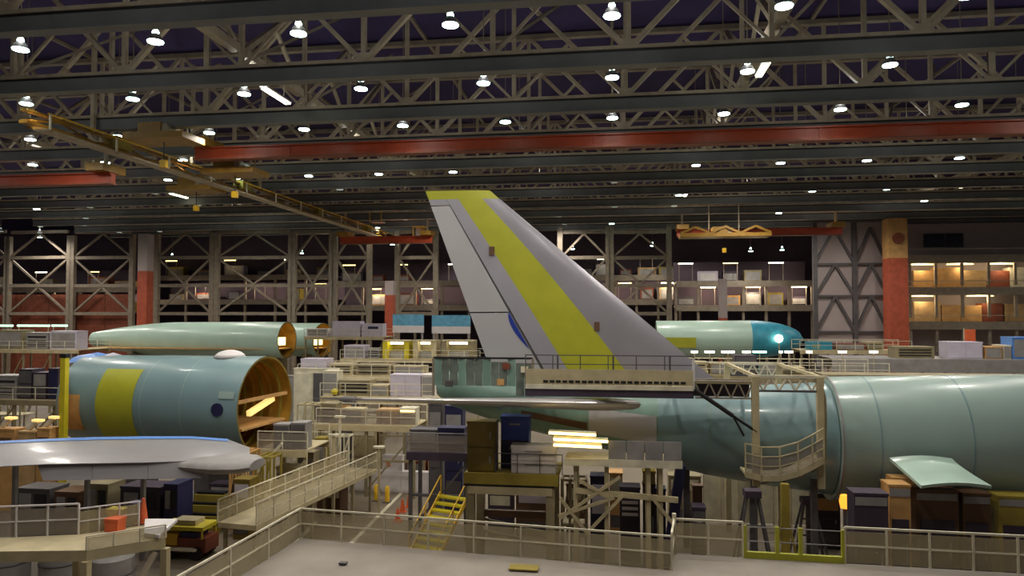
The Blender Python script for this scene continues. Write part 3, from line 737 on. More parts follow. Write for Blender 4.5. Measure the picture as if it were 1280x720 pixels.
cabinet(816, 832, 612, 640, 39.6, .9, 'navy', 'equipment_cabinet', 'small dark cabinet beside the yellow tank', 'cabinet', [(.1, .9, .1, .9, 'navy', 'door')], 0)
cabinet(804, 819, 590, 606, 37.7, .6, 'olive_lt', 'parts_bin', 'yellow olive parts bin on top of a dark pedestal', 'bin', [(.1, .9, .2, .8, 'beige_dk', 'front')], onY(811, 606, 37.7).z + .04)
cabinet(804, 819, 606, 640, 37.7, .6, 'purple_dk', 'pedestal', 'dark pedestal carrying the olive parts bin', 'pedestal', [(.1, .9, .1, .9, 'black', 'door')], 0)
p, q = onY(851, 582, 37.8), onY(838, 640, 37.8)
t = thing('leaning_mast', (q.x, 37.8, 0), 'dark blue leaning mast on a square foot', 'mast'); bar('mast', (q.x - .2, 37.8, .1), p, .5, .4, 'navy', t); slab('foot', (q.x - .45, 37.4, 0), (q.x + .1, 38.2, .12), 'grey_dk', t)
cabinet(866, 882, 635, 655, 35.6, .8, 'purple_dk', 'tool_cart', 'small dark tool cart near the leaning mast', 'cart', DR2, 0)
cabinet(866, 878, 608, 650, 43.2, .6, 'brown', 'rack', 'brown narrow rack behind the tool cart', 'rack', [(.1, .9, .3, .36, 'tan', 'shelf'), (.1, .9, .6, .66, 'tan', 'shelf')], 0)
# pale hanging screen behind the trestle
a, b = onY(880, 600, 46.0), onY(1012, 600, 46.0)
t = thing('canvas_screen', (a.x, 46.0, 0), 'pale canvas screen standing behind the trestles', 'screen'); n = 6
for i in range(n):
    x0 = a.x + (b.x - a.x) * i / n; x1 = a.x + (b.x - a.x) * (i + 1) / n
    MB().prism([(x0, 46.0, .1), (x1 - .03, 46.15, .1), (x1 - .03, 46.15, 4.1), (x0, 46.0, 4.1)], (0, .03, 0)).build('panel', 'cream', t)
for i in range(n + 1):
    x = a.x + (b.x - a.x) * i / n; bar('pole', (x, 46.2, 0), (x, 46.2, 4.2), .08, .08, 'steel', t)

# ================================================================== NEAR MEZZANINE DECK WITH RAILINGS
ZD = 4.2
P = [onZ(375, 673, ZD), onZ(840, 713, ZD), onZ(843, 692, ZD), onZ(1330, 720, ZD)]
d1 = (onZ(300, 721, ZD) - P[0]).normalized()
P6 = P[0] + d1 * ((P[0].y - 8) / -d1.y); P5 = Vector((P[3].x + 3, 8, ZD))
t = thing('mezzanine_deck', (P[0].x, P[0].y, 0), 'broad pale mezzanine deck with netted railings', 'mezzanine')
out = [P6, P5, P[3], P[2], P[1], P[0]]
MB().prism([p - Vector((0, 0, .35)) for p in out], (0, 0, .35)).build('deck_slab', 'deck', t)
rail_run(t, P[0], P[1], 1.15, 'cream', n=8, r=.06, panel='netting', mid=True)
rail_run(t, P[0], P6, 1.15, 'cream', n=8, r=.06, panel='netting', mid=True)
g0, g1 = P[2].lerp(P[3], .19), P[2].lerp(P[3], .46)
rail_run(t, P[1], P[2], 1.25, 'cream', n=1, r=.07, panel='netting')
rail_run(t, P[2], g0, 1.25, 'cream', n=2, r=.07, panel='netting'); rail_run(t, g1, P[3], 1.25, 'cream', n=5, r=.07, panel='netting')
for i in (0, 1, 2, 3):
    bar('deck_leg', (P[i].x * .98, P[i].y - .5, 0), (P[i].x * .98, P[i].y - .5, ZD - .35), .3, .3, 'steel_dim', t)
bar('corner_post', P[2] + Vector((0, 0, 0)), P[2] + Vector((0, 0, 1.45)), .14, .14, 'cream', t)
gt = thing('loading_gate', g0, 'yellow loading gate in the mezzanine railing', 'gate')
bar('sill', g0 + Vector((.1, 0, .12)), g1 + Vector((-.1, 0, .12)), .14, .22, 'chromate', gt)
for i, f in enumerate((.02, .34, .57, .98)):
    p = g0.lerp(g1, f); bar('post', p, p + U * 1.15, .1 if i in (0, 3) else .13, .1, 'chromate', gt)
for hh in (.6, 1.1): bar('chain_bar', g0 + U * hh, g1 + U * hh, .03, .03, 'grey', gt)
# scraps on the deck
def scrap(px, py, m, sx, sy, name, label, cat):
    p = onZ(px, py, ZD); t = thing(name, p, label, cat)
    slab('top', p + Vector((-sx, -sy, .05)), p + Vector((sx, sy, .09)), m, t); slab('base', p + Vector((-sx * .8, -sy * .8, 0)), p + Vector((sx * .8, sy * .8, .05)), 'grey_dk', t)
scrap(429, 706, 'grey_dk', .14, .1, 'floor_cover', 'small dark cable cover on the pale deck', 'cover')
scrap(655, 712, 'olive_lt', .5, .25, 'floor_mat', 'yellowish mat on the pale deck close to the railing', 'mat')

# ================================================================== FUSELAGE SECTION WITH THE OPEN END
def tube_body(root, A, B, rA, rB, m, name='shell', inner='inside_gold', n=44, thick=.14, flat=1.0, taper=None, open_a=True, steps=10):
    A, B = Vector(A), Vector(B); d = (B - A).normalized(); side = d.cross(Vector((0, 0, 1))).normalized(); up = Vector((0, 0, 1))
    def ring(c, r): return [c + side * r * math.sin(2 * math.pi * i / n) + up * r * flat * math.cos(2 * math.pi * i / n) for i in range(n)]
    f_r = taper or (lambda f: rA + (rB - rA) * f)
    rs = [ring(A.lerp(B, i / steps), f_r(i / steps)) for i in range(steps + 1)]
    MB().rings(rs, False).build(name, m, root, True)
    if open_a:
        MB().rings([ring(A.lerp(B, i / steps), f_r(i / steps) - thick) for i in range(steps, -1, -1)], False).build('inner_skin', inner, root, True)
        MB().rings([ring(A, f_r(0) - thick), ring(A, f_r(0))], False).build('cut_edge', 'olive', root)
    return d, side, up, ring
A = Vector((-22.9, 45.4, 6.75)); B = Vector((-36.6, 46.6, 6.9))
fs = thing('fuselage_section', (A.x, A.y, 0), 'teal fuselage section with open gold inside and a yellow green skin patch', 'fuselage section')
d, side, up, ring = tube_body(fs, A, B, 3.3, 3.05, 'primer_dk')
for i in range(1, 8):        # frames inside the open end
    c = A + d * (.7 * i); MB().rings([ring(c, 3.15), ring(c, 2.9), ring(c + d * .12, 2.9), ring(c + d * .12, 3.15)], False).build('frame_ring', 'olive_lt' if i % 2 else 'inside_gold', fs)
fl = MB(); w_ = 2.55
fl.prism([A + side * w_ - up * 1.3 + d * .1, A - side * w_ - up * 1.3 + d * .1, B - side * w_ - up * 1.3, B + side * w_ - up * 1.3], (0, 0, .15)).build('cabin_floor', 'tan', fs)
bar('floor_beam', A + side * 2.9 + up * .55 + d * .25, A - side * 2.9 + up * .55 + d * .25, .2, .22, 'tan', fs)
bar('lit_beam', A + side * 1.6 + up * .3 + d * .5, A - side * 1.4 - up * .35 + d * .4, .3, .35, 'inside_glow', fs)  # cream beam, no lamp: its lit look is put in as a glow
MB().rings([ring(A.lerp(B, 1.0), 2.95), ring(A.lerp(B, 1.0) + d * .05, .3)], True).build('rear_cover', 'purple_dk', fs)
def tube_patch(root, f0, f1, a0, a1, name, m, r0=3.3, r1=3.05, grow=.03, n=12):
    rows = []
    for f in [f0 + (f1 - f0) * i / 4 for i in range(5)]:
        c = A.lerp(B, f); r = r0 + (r1 - r0) * f + grow
        rows.append([c + side * r * math.sin(a0 + (a1 - a0) * j / n) + up * r * math.cos(a0 + (a1 - a0) * j / n) for j in range(n + 1)])
    return MB().rings(rows, False, False).build(name, m, root, True)
sg = 1 if side.y < 0 else -1
tube_patch(fs, .56, .77, sg * R(42), sg * R(132), 'skin_patch', 'chromate')
tube_patch(fs, .86, .985, sg * R(78), sg * R(125), 'bare_patch', 'tan')
tube_patch(fs, .02, .1, sg * R(68), sg * R(76), 'window_cutout', 'primer', grow=.05)
c = A.lerp(B, .1); p = c + side * sg * 3.28 * math.sin(R(88)) + up * 3.28 * math.cos(R(88))
MB().tube(p - side * sg * .1, p + side * sg * .06, .42, 16).build('port_hole', 'navy', fs)
for f in (.3, .52):
    c = A.lerp(B, f); r = 3.3 - .25 * f + .012; MB().rings([ring(c, r), ring(c + d * .06, r)], False).build('seam', 'primer', fs)
for f in (.25, .75):
    c = A.lerp(B, f); slab('cradle', (c.x - .5, c.y - 2.2, 0), (c.x + .5, c.y + 2.2, 3.95), 'grey_dk', fs)
# white dust sheets on top of it
p = A.lerp(B, .97) + up * 2.9
t = thing('dust_cover', p, 'pale blue dust cover lying on the end of the fuselage section', 'cover')
MB().rings([[p + Vector((x * 1.5, y * 1.2, .25 * (1 - abs(x)) + .1 - .5 * y * y)) for x in (-1, -.5, 0, .5, 1)] for y in (-1, -.5, 0, .5, 1)], False, False).build('sheet', 'blue_film', t, True)
MB().rings([[p + Vector((1.2 + x * .8, y * 1.0, .22 * (1 - abs(x)) + .12 - .5 * y * y)) for x in (-1, 0, 1)] for y in (-1, -.5, 0, .5, 1)], False, False).build('folded_edge', 'lilac', t, True)
p = A.lerp(B, .2) + up * 3.22
t = thing('dome_cover', p, 'small white domed cover on top of the fuselage section', 'cover')
MB().lathe(p, [(1.0, -.12), (.95, .1), (.7, .3), (.3, .42), (.03, .45)], 18).build('dome', 'white', t, True); MB().lathe(p, [(1.06, -.14), (1.08, -.02), (1.0, .0)], 18, False).build('rim', 'grey', t)
# yellow post at its end
p = onY(79, 550, 42.6); q = onY(79, 447, 42.6)
t = thing('marker_post', (p.x, 42.6, 0), 'bright yellow vertical post at the end of the fuselage section', 'post')
bar('post', (p.x, 42.6, 0), (p.x, 42.6, q.z), .36, .36, 'yellow', t); slab('cap', (p.x - .22, 42.4, q.z), (p.x + .22, 42.8, q.z + .25), 'black', t); slab('foot', (p.x - .5, 42.1, 0), (p.x + .5, 43.1, .1), 'grey_dk', t)

# ================================================================== WING IN FRONT OF IT
ZW = 6.0
far_e = [(-60, 556), (0, 554), (60, 551), (120, 549), (180, 548), (240, 548), (285, 551), (312, 560)]
near_e = [(-60, 586), (0, 583), (60, 580), (120, 579), (180, 578), (240, 576), (285, 577), (312, 570)]
t = thing('airliner_wing', onZ(150, 575, ZW), 'long grey wing panel with blue film on one edge', 'wing'); t.location.z = ZW - .6
rows = []
for (x0, y0), (x1, y1) in zip(far_e, near_e):
    fa, ne = onZ(x0, y0, ZW), onZ(x1, y1, ZW - .25); th = .5 if x0 < 250 else (.42 if x0 < 300 else .16); sec = []
    for i in range(9):
        s_ = i / 8; c = fa.lerp(ne, s_); sec.append(c + Vector((0, 0, th * .55 * math.sin(math.pi * (s_ * .93 + .07)) ** .7)))
    for i in range(8, -1, -1):
        s_ = i / 8; c = fa.lerp(ne, s_); sec.append(c - Vector((0, 0, th * .45 * math.sin(math.pi * (s_ * .93 + .07)) + .03)))
    rows.append(sec)
MB().rings(rows).build('wing_skin', 'wing_grey', t, True)
fm = MB(); rr = []
for r_ in rows[:7]: rr.append([p + Vector((0, 0, .025)) for p in r_[0:3]])
fm.rings(rr, False, False).build('blue_film', 'blue_film', t, True)
fp = [(46, 578.5), (255, 575.5)]
for i in range(3):
    f0, f1 = i / 3, (i + 1) / 3 - .004
    P0 = [onZ(46 + (255 - 46) * f, 579 - 3 * f, ZW - .25) for f in (f0, f1)]
    lo = [onZ(46 + (255 - 46) * f + (8 if f == 0 else 0), 601 - 3.5 * f, ZW - 1.0) for f in (f0, f1)]
    MB().prism([P0[0], P0[1], lo[1], lo[0]], (0, .25, -.04)).build('flap', 'lilac' if 0 else 'wing_grey', t, True)
for px in (20, 110, 180):
    p = onZ(px, 556, ZW); bar('jack', (p.x, p.y, 0), (p.x, p.y, ZW - .1), .2, .2, 'grey', t)
c = onZ(270, 566, ZW)
MB().rings([[c + Vector((dx, r_ * math.sin(2 * math.pi * i / 16), -.5 + r_ * .3 * math.cos(2 * math.pi * i / 16))) for i in range(16)] for dx, r_ in ((-2.6, .3), (-1.2, 1.2), (.6, 1.5), (1.7, 1.3), (2.2, .8))]).build('root_fairing', 'grey', t, True)

# ================================================================== FAR FUSELAGES
def far_tube(pxR, pxL, pyc, Y, r, label, m='primer_pale', taperL=None, z=None):
    A_, B_ = onY(pxR, pyc, Y), onY(pxL, pyc - 1, Y + 3)
    t = thing('fuselage_section', (A_.x, Y, 0), label, 'fuselage section')
    d_, s_, u_, rg = tube_body(t, A_, B_, r, r, m, taper=taperL, steps=14, thick=.2)
    slab('cabin_floor', (B_.x + 3, Y - r * .8, A_.z - r * .5), (A_.x - .2, Y + r * .8, A_.z - r * .45), 'tan', t)
    bar('work_light', A_ + d_ * 1 + s_ * (-.8) - u_ * .2, A_ + d_ * 1 + s_ * .8 - u_ * .2, .5, 1.2, 'tube_warm', t)
    MB().rings([rg(B_, (taperL(1) if taperL else r) * .95), rg(B_ + d_ * .1, .2)]).build('end_cover', 'grey', t)
    for f in (.2, .75):
        c_ = A_.lerp(B_, f); slab('cradle', (c_.x - .8, c_.y - 1.8, 0), (c_.x + .8, c_.y + 1.8, c_.z - r * .8), 'beige_dk', t)
far_tube(359, 118, 425, 104, 2.75, 'distant pale green fuselage with lit gold open end', taperL=lambda f: 2.75 if f < .55 else 2.75 - 1.6 * ((f - .55) / .45) ** 1.6)
far_tube(404, 330, 425, 112, 2.75, 'distant short fuselage section peeking out behind the lit one')
# plane with the blue nose
A_, B_ = onY(1004, 424, 108), onY(820, 424, 108)
t = thing('airliner', (A_.x, 108, 0), 'distant pale green airliner with bright blue nose', 'airliner')
tube_body(t, A_.lerp(B_, .36), B_, 2.7, 2.7, 'primer_pale', 'fuselage', open_a=False)
nose = lambda f: 2.7 * max(.02, (1 - (1 - f) ** 2.2)) if f < 1 else 2.7
tube_body(t, A_, A_.lerp(B_, .36), 0, 2.7, 'cyan', 'nose', open_a=False, taper=lambda f: 2.7 * math.sqrt(max(.0005, 1 - (1 - f) ** 2)), steps=14)
for f in (.5, .9):
    c_ = A_.lerp(B_, f); slab('cradle', (c_.x - .8, 106.5, 0), (c_.x + .8, 109.5, 7), 'beige_dk', t)
p = onY(850, 432, 105.1); q = onY(872, 422, 105.1)
slab('yellow_patch', (p.x - 2.6, 105.2, p.z - .3), (q.x - .2, 105.5, q.z), 'chromate', t)
p = onY(973, 423, 105.3)
tl_ = thing('work_lamp', (p.x, 105, 0), 'bright round work lamp in front of the blue nose', 'lamp')
bar('stand', (p.x, 105, 0), (p.x, 105, p.z - .5), .15, .15, 'steel', tl_); MB().tube((p.x, 104.9, p.z), (p.x, 105.2, p.z), .55, 14).build('lamp_head', 'tube_glow', tl_)

# ================================================================== TIERED WORK PLATFORMS ACROSS THE HALL
TIER = {}
def tier(key, px0, px1, py, Y, dep, label, m='beige', lm='beige_dk', rails='nf', rm='cream', panel=None, cat='work platform', th=.45, nleg=None):
    a, b = onY(px0, py, Y), onY(px1, py, Y); z = onY((px0 + px1) / 2, py, Y).z
    TIER[key] = (z + .01, Y, dep); platform('work_platform', label, cat, a.x, b.x, Y, Y + dep, z, m, True, lm, th, rails, rm, panel=panel, nleg=nleg)
tier('L1', -40, 98, 437, 84, 6, 'beige platform level with the distant tubes, carrying grey bins')
tier('L2', -40, 72, 500, 56, 5, 'low brownish platform with dark cabinets beside the yellow post', 'beige_dk')
tier('M1', 425, 600, 449, 86, 5, 'beige platform carrying the lit yellow booths behind the rudder')
tier('M0', 380, 480, 421, 104, 5, 'distant beige platform with lilac crates beside the far tubes')
tier('M2', 372, 535, 470, 68, 5, 'beige platform with white crates behind the open fuselage end')
tier('M3', 400, 560, 497, 56, 5, 'beige platform carrying the white bench near the tail sheeting')
tier('M4', 395, 520, 531, 49, 3, 'beige platform carrying the lit tan rack', panel='mesh_guard')
tier('R1', 842, 1112, 470, 62, 5, 'beige platform with tubes and screens behind the arch', 'beige_dk', nleg=3)
tier('R2', 1040, 1330, 449, 70, 5, 'long grey girder platform with lilac crates below the storage floors', 'grey', 'grey_dk', th=1.2, rails='')
tier('R3', 1000, 1140, 438, 88, 4, 'beige platform in front of the braced corner wall')
tier('R4', 1030, 1330, 470, 52, 2.5, 'low walkway running behind the great fuselage barrel', 'beige_dk', rails='')
# scaffold near the open end
tier('S1', 322, 384, 562, 42.5, 3.5, 'beige stand with grey guard boxes at the open fuselage end', 'beige', 'beige', panel='mesh_guard')
tier('S2', 508, 586, 566, 40.5, 2.5, 'dark caged stand beside the olive locker', 'purple_dk', 'grey_dk', panel='mesh_guard', rm='grey')

GR = 'grey'
def on(key, px0, px1, py0, m, name, label, cat, dep=1.6, parts=(), off=.8, group=None):
    z, Y, dp = TIER[key]; a, b = onY(px0, 450, Y + off), onY(px1, py0, Y + off)
    return box_thing(name, label, cat, (a.x, Y + off, z), (b.x, Y + off + dep, max(b.z, z + .3)), m, parts)
FR = [(.06, .94, .1, .9, 'grey', 'front_panel')]
DD = [(.03, .49, .06, .94, 'lilac', 'door'), (.51, .97, .06, .94, 'lilac', 'door')]
DW = [(.03, .49, .06, .94, 'white', 'door'), (.51, .97, .06, .94, 'white', 'door')]
SL = [(.08, .92, .2, .3, 'black', 'slot'), (.08, .92, .45, .55, 'black', 'slot'), (.08, .92, .7, .8, 'black', 'slot')]
on('L1', -5, 28, 413, 'beige_dk', 'parts_bin', 'olive beige parts bin below the long tube light', 'bin', 2, FR)
on('L1', 32, 60, 416, 'grey', 'parts_bin', 'grey parts bin beside the olive one', 'bin', 2, SL)
on('L1', 62, 96, 414, 'lilac', 'parts_bin', 'pale lilac crate at the end of the bin row', 'crate', 2, FR)
on('L2', 24, 40, 462, 'purple_dk', 'equipment_cabinet', 'dark purple tall cabinet beside the gap', 'cabinet', 1.4, DR2)
on('L2', 42, 58, 466, 'purple_dk', 'equipment_cabinet', 'dark purple cabinet with a grey upper drawer', 'cabinet', 1.4, [(.05, .95, .5, .94, 'grey', 'drawer'), (.05, .95, .06, .46, 'grey_dk', 'drawer')])
on('L2', 61, 73, 461, 'purple_dk', 'equipment_cabinet', 'narrow dark cabinet against the yellow post', 'cabinet', 1.4, [(.1, .9, .05, .95, 'navy', 'door')])
on('L2', -10, 21, 470, 'grey', 'storage_rack', 'grey storage rack at the end of the low platform', 'rack', 1.6, SL)
on('M0', 415, 450, 402, 'lilac', 'crate', 'lilac crate with pale tent top on the distant platform', 'crate', 2, DD)
on('M0', 452, 478, 405, 'lilac', 'crate', 'lilac crate with dark handle gap on the distant platform', 'crate', 2, [(.3, .8, .6, .8, 'navy', 'gap')])
on('M0', 383, 410, 411, 'white', 'crate', 'white low crate close to the short tube', 'crate', 2, FR)
def booth(px0, px1, label, m='olive_lt', tb='tube_warm'):
    z, Y, dp = TIER['M1']; a, b = onY(px0, 445, Y + .8), onY(px1, 427, Y + .8)
    t = thing('lit_booth', (a.x, Y + .8, z), label, 'booth'); zt2 = b.z
    slab('back_wall', (a.x, Y + 3, z), (b.x, Y + 3.1, zt2), m, t); slab('roof', (a.x, Y + .8, zt2), (b.x, Y + 3.1, zt2 + .15), 'beige', t)
    for x in (a.x, b.x - .6): slab('side_wall', (x, Y + .9, z), (x + .6, Y + 3, zt2), 'yellow' if m == 'olive_lt' else m, t)
    slab('tube', (a.x + .9, Y + 1.2, zt2 - .35), (b.x - .9, Y + 1.5, zt2 - .08), 'tube_glow', t)
    slab('bench', (a.x + .6, Y + 1.6, z + .0), (b.x - .6, Y + 2.6, z + .8), 'grey', t)
booth(478, 511, 'yellow walled booth with a lit tube near the white crate stack')
booth(516, 545, 'beige booth with a lit tube between two others', 'beige')
booth(552, 592, 'brownish booth with a lit tube against the rudder edge', 'beige_dk')
on('M1', 430, 456, 432, 'lilac', 'crate', 'pale lilac crate beside the yellow walled booth', 'crate', 2, FR)
on('M1', 459, 474, 436, 'grey', 'crate', 'small grey crate beside the yellow walled booth', 'crate', 1.5, SL)
on('M2', 376, 408, 449, 'lilac', 'crate', 'lilac crate above the open fuselage end', 'crate', 1.8, [(.2, .8, .2, .4, 'navy', 'gap'), (.05, .95, .5, .94, 'lilac', 'lid_panel')])
on('M2', 412, 440, 455, 'beige', 'workbench', 'beige workbench with open shelf on the crate platform', 'workbench', 1.6, SL)
on('M2', 445, 488, 456, 'beige_dk', 'workbench', 'long dark slotted bench on the crate platform', 'workbench', 1.6, SL)
on('M2', 492, 530, 458, 'beige', 'workbench', 'beige bench with pale top at the end of the crate platform', 'workbench', 1.6, FR)
on('M3', 488, 526, 469, 'lilac', 'storage_cabinet', 'wide lilac cabinet near the tail sheeting', 'cabinet', 1.4, DD)
on('M3', 527, 542, 469, 'white', 'storage_cabinet', 'narrow white cabinet touching the tail sheeting', 'cabinet', 1.4, FR)
on('M3', 404, 422, 464, 'cream', 'storage_cabinet', 'cream cabinet above a yellow ball', 'cabinet', 1.2, FR)
on('M3', 424, 462, 476, 'beige_dk', 'workbench', 'brown beige bench with grey kit in the middle platform', 'workbench', 1.6, SL)
on('M3', 464, 485, 482, 'beige', 'workbench', 'low beige bench beside the lilac cabinet', 'workbench', 1.6, FR)
p = onY(411, 486, 55.2); t = thing('marker_buoy', (p.x, 56.42, TIER['M3'][0]), 'bright yellow ball marker in front of the cream cabinet', 'marker')
MB().lathe((p.x, 56.42, TIER['M3'][0] + .35), [(.02, -.28), (.22, -.19), (.29, 0), (.22, .19), (.02, .28)], 12).build('ball', 'yellow', t, True); slab('stem', (p.x - .08, 56.36, TIER['M3'][0]), (p.x + .08, 56.48, TIER['M3'][0] + .1), 'grey_dk', t)
# white hoardings between the open end and the platforms
cabinet(367, 422, 461, 500, 60, .4, 'cream', 'white_board', 'tall cream partition board beyond the open fuselage end', 'partition', [(.45, .72, .45, .95, 'grey_dk', 'notice'), (.02, .4, .05, .95, 'cream', 'panel')], 0)
cabinet(438, 566, 592, 621, 50.5, .5, 'white', 'low_barrier', 'long low white barrier on the floor behind the yellow steps', 'barrier', [(i / 4 + .01, i / 4 + .24, .05, .95, 'white', 'panel') for i in range(4)], 0)
t = cabinet(478, 503, 570, 590, 50.55, .5, 'white', 'white_crate', 'small white crate with a red mark standing on the barrier', 'crate', [(.2, .4, .3, .6, 'orange', 'red_mark')], onY(500, 591, 50.5).z + .08)
cabinet(507, 532, 577, 592, 52.6, 1.0, 'brown_red', 'parts_box', 'flat brown red box behind the white barrier', 'box', FR, 0)
cabinet(535, 580, 572, 600, 52.6, 1.0, 'tan', 'parts_box', 'tan sheeted box behind the white barrier', 'box', [(.5, .53, .0, 1, 'brown', 'strap')], 0)
on('M4', 471, 498, 513, 'tan', 'lit_rack', 'tan lit rack with dark slots', 'rack', 1.2, [(.2, .26, .2, .9, 'brown', 'slot'), (.3, .95, .05, .95, 'tan', 'back_panel')], .6)
on('M4', 500, 519, 511, 'cream', 'slotted_rack', 'cream rack with three dark slots beside the tan one', 'rack', 1.2, [(.1, .8, .3, .36, 'brown', 'slot'), (.1, .8, .45, .51, 'brown', 'slot'), (.1, .8, .6, .66, 'brown', 'slot'), (.05, .95, .75, .95, 'tube_warm', 'lit_strip')], .6)
on('M4', 428, 452, 512, 'beige', 'workbench', 'beige bench beside the tan lit rack', 'workbench', 1.2, FR, .6)
on('M4', 402, 420, 505, 'beige_dk', 'workbench', 'brownish bench with a dark knob beside the railing', 'workbench', 1.2, SL, .6)
on('S2', 513, 546, 538, 'grey_dk', 'equipment_box', 'dark grey box inside the caged stand', 'box', 1, FR, .6)
on('S2', 548, 580, 536, 'navy', 'equipment_box', 'navy box inside the caged stand', 'box', 1, [(.05, .95, .4, .46, 'grey', 'bar')], .6)
on('S1', 343, 361, 531, 'grey', 'guard_box', 'grey guard box at the stand corner', 'box', 1, [(.05, .95, .05, .95, 'grey_dk', 'front_panel')], .3)
on('S1', 365, 382, 529, 'grey', 'guard_box', 'second grey guard box with a lilac front', 'box', 1, [(.05, .95, .05, .95, 'grey_dk', 'front_panel')], .3)
on('R1', 848, 884, 453, 'beige', 'workbench', 'beige bench with round holes under the distant airliner', 'workbench', 1.6, SL)
on('R1', 888, 918, 455, 'beige_dk', 'workbench', 'brownish bench under the row of tube lights', 'workbench', 1.6, FR)
on('R1', 919, 946, 445, 'purple_dk', 'equipment_cabinet', 'dark brown cabinet under the row of tube lights', 'cabinet', 1.6, DR2)
on('R1', 948, 972, 455, 'primer_tail', 'parts_bin', 'green grey bin beside the dark brown cabinet', 'bin', 1.6, FR)
on('R1', 976, 1006, 460, 'beige', 'workbench', 'low beige bench at the end of the tube light row', 'workbench', 1.6, SL)
z, Y, dp = TIER['R1']
for i, (x0, x1, m_) in enumerate(((864, 872, 'tube_glow'), (881, 893, 'tube_glow'), (902, 918, 'tube_glow'), (928, 938, 'tube_glow'), (941, 958, 'tube_green'), (974, 978, 'tube_glow'), (981, 991, 'tube_glow'), (1008, 1015, 'tube_glow'), (1048, 1058, 'tube_glow'), (1087, 1097, 'tube_glow'))):
    a, b = onY(x0, 441, Y + 4), onY(x1, 440, Y + 4)
    t = thing('tube_light', (a.x, Y + 4, z), 'short bright tube light on a thin post behind the arch', 'strip light', 'tube lights in a row behind the arch')
    slab('tube', (a.x, Y + 3.9, a.z), (b.x, Y + 4.1, a.z + .16), m_, t); bar('post', ((a.x + b.x) / 2, Y + 4, z), ((a.x + b.x) / 2, Y + 4, a.z), .06, .06, 'steel', t)
on('R3', 1012, 1040, 428, 'cyan', 'tarp_bundle', 'teal tarpaulin bundle beside the brown bin', 'tarpaulin', 2, [(.1, .5, .2, .8, 'primer_tail', 'fold')])
on('R3', 1045, 1082, 430, 'brown_red', 'parts_bin', 'brown bin beside the teal bundle', 'bin', 2, FR)
on('R3', 1085, 1104, 428, 'beige', 'storage_rack', 'beige rack at the corner column foot', 'rack', 2, SL)
on('R2', 1120, 1168, 434, 'beige_dk', 'storage_rack', 'brown beige rack on the girder platform', 'rack', 2, SL)
on('R2', 1186, 1228, 428, 'lilac', 'crate', 'lilac crate on the girder platform', 'crate', 2, DD)
on('R2', 1232, 1252, 434, 'tan', 'crate', 'tan crate on the girder platform', 'crate', 2, FR)
on('R2', 1255, 1264, 432, 'cream', 'crate', 'small cream crate on the girder platform', 'crate', 2, FR)
on('R2', 1266, 1300, 422, 'blue_film', 'crate', 'blue crate at the end of the girder platform', 'crate', 2, FR)
z, Y, dp = TIER['R2']
p = onY(1205, 421, Y + 3.2); t = thing('signal_flag', (p.x, Y + 3.2, z), 'red signal banner behind the lilac crate', 'banner')
bar('pole', (p.x, Y + 3.2, z), (p.x, Y + 3.2, p.z + .8), .08, .08, 'steel', t); slab('cloth', (p.x, Y + 3.18, p.z - .8), (p.x + 1.0, Y + 3.22, p.z + .7), 'orange', t)
z, Y, dp = TIER['L1']
for x0, x1 in ((-10, 16), (22, 62), (65, 84)):
    a, b = onY(x0, 408, Y + 4), onY(x1, 406, Y + 4); t = thing('tube_light', (a.x, Y + 4, z), 'long bright tube light on posts above the parts bins', 'strip light', 'tube lights above the parts bins')
    slab('tube', (a.x, Y + 3.9, a.z), (b.x, Y + 4.1, a.z + .22), 'tube_green', t)
    for x in (a.x + .2, b.x - .2): bar('post', (x, Y + 4, z), (x, Y + 4, a.z), .08, .08, 'steel', t)
# lit kit on the floor behind the wing
for px0, px1, py, m_, lab in ((-20, 18, 537, 'tan', 'tan lit stand behind the wing'), (22, 44, 540, 'kraft', 'kraft coloured lit stand behind the wing'), (46, 62, 536, 'tan', 'tan stand with a pale arm behind the wing')):
    a, b = onY(px0, 552, 42), onY(px1, py, 42)
    t = box_thing('jig_stand', lab, 'jig', (a.x, 42, 0), (b.x, 42.9, b.z), m_, [(.1, .9, .75, .9, 'brown', 'slot')])
    p = onY((px0 + px1) / 2, py - 6, 42); bar('arm', (p.x - .3, 42.45, b.z), (p.x + .4, 42.45, b.z + .6), .2, .2, 'cream', t); slab('lamp', (p.x + .1, 42.3, b.z + .6), (p.x + .8, 42.6, b.z + .75), 'inside_glow', t)

# ================================================================== LONG WALKWAY PAST THE OPEN END
Zk = 2.6
a, b = onZ(296, 655, Zk), onZ(452, 585, Zk); dv = (b - a).normalized(); sv = Vector((dv.y, -dv.x, 0)) * 1.1
t = thing('long_walkway', (a.x, a.y, 0), 'long beige walkway with netted railing leading past the fuselage section', 'walkway')
MB().prism([a - sv, a + sv, b + sv, b - sv], (0, 0, -.25)).build('deck', 'beige', t)
rail_run(t, a + sv, b + sv, 1.1, 'cream', n=9, panel='netting'); rail_run(t, a - sv, b - sv, 1.1, 'cream', n=9, panel='netting')
for i in range(6):
    c = a.lerp(b, (i + .2) / 5.5)
    for s_ in (-.9, .9): q = c + sv * s_; bar('leg', (q.x, q.y, 0), (q.x, q.y, Zk - .25), .16, .16, 'beige_dk', t)
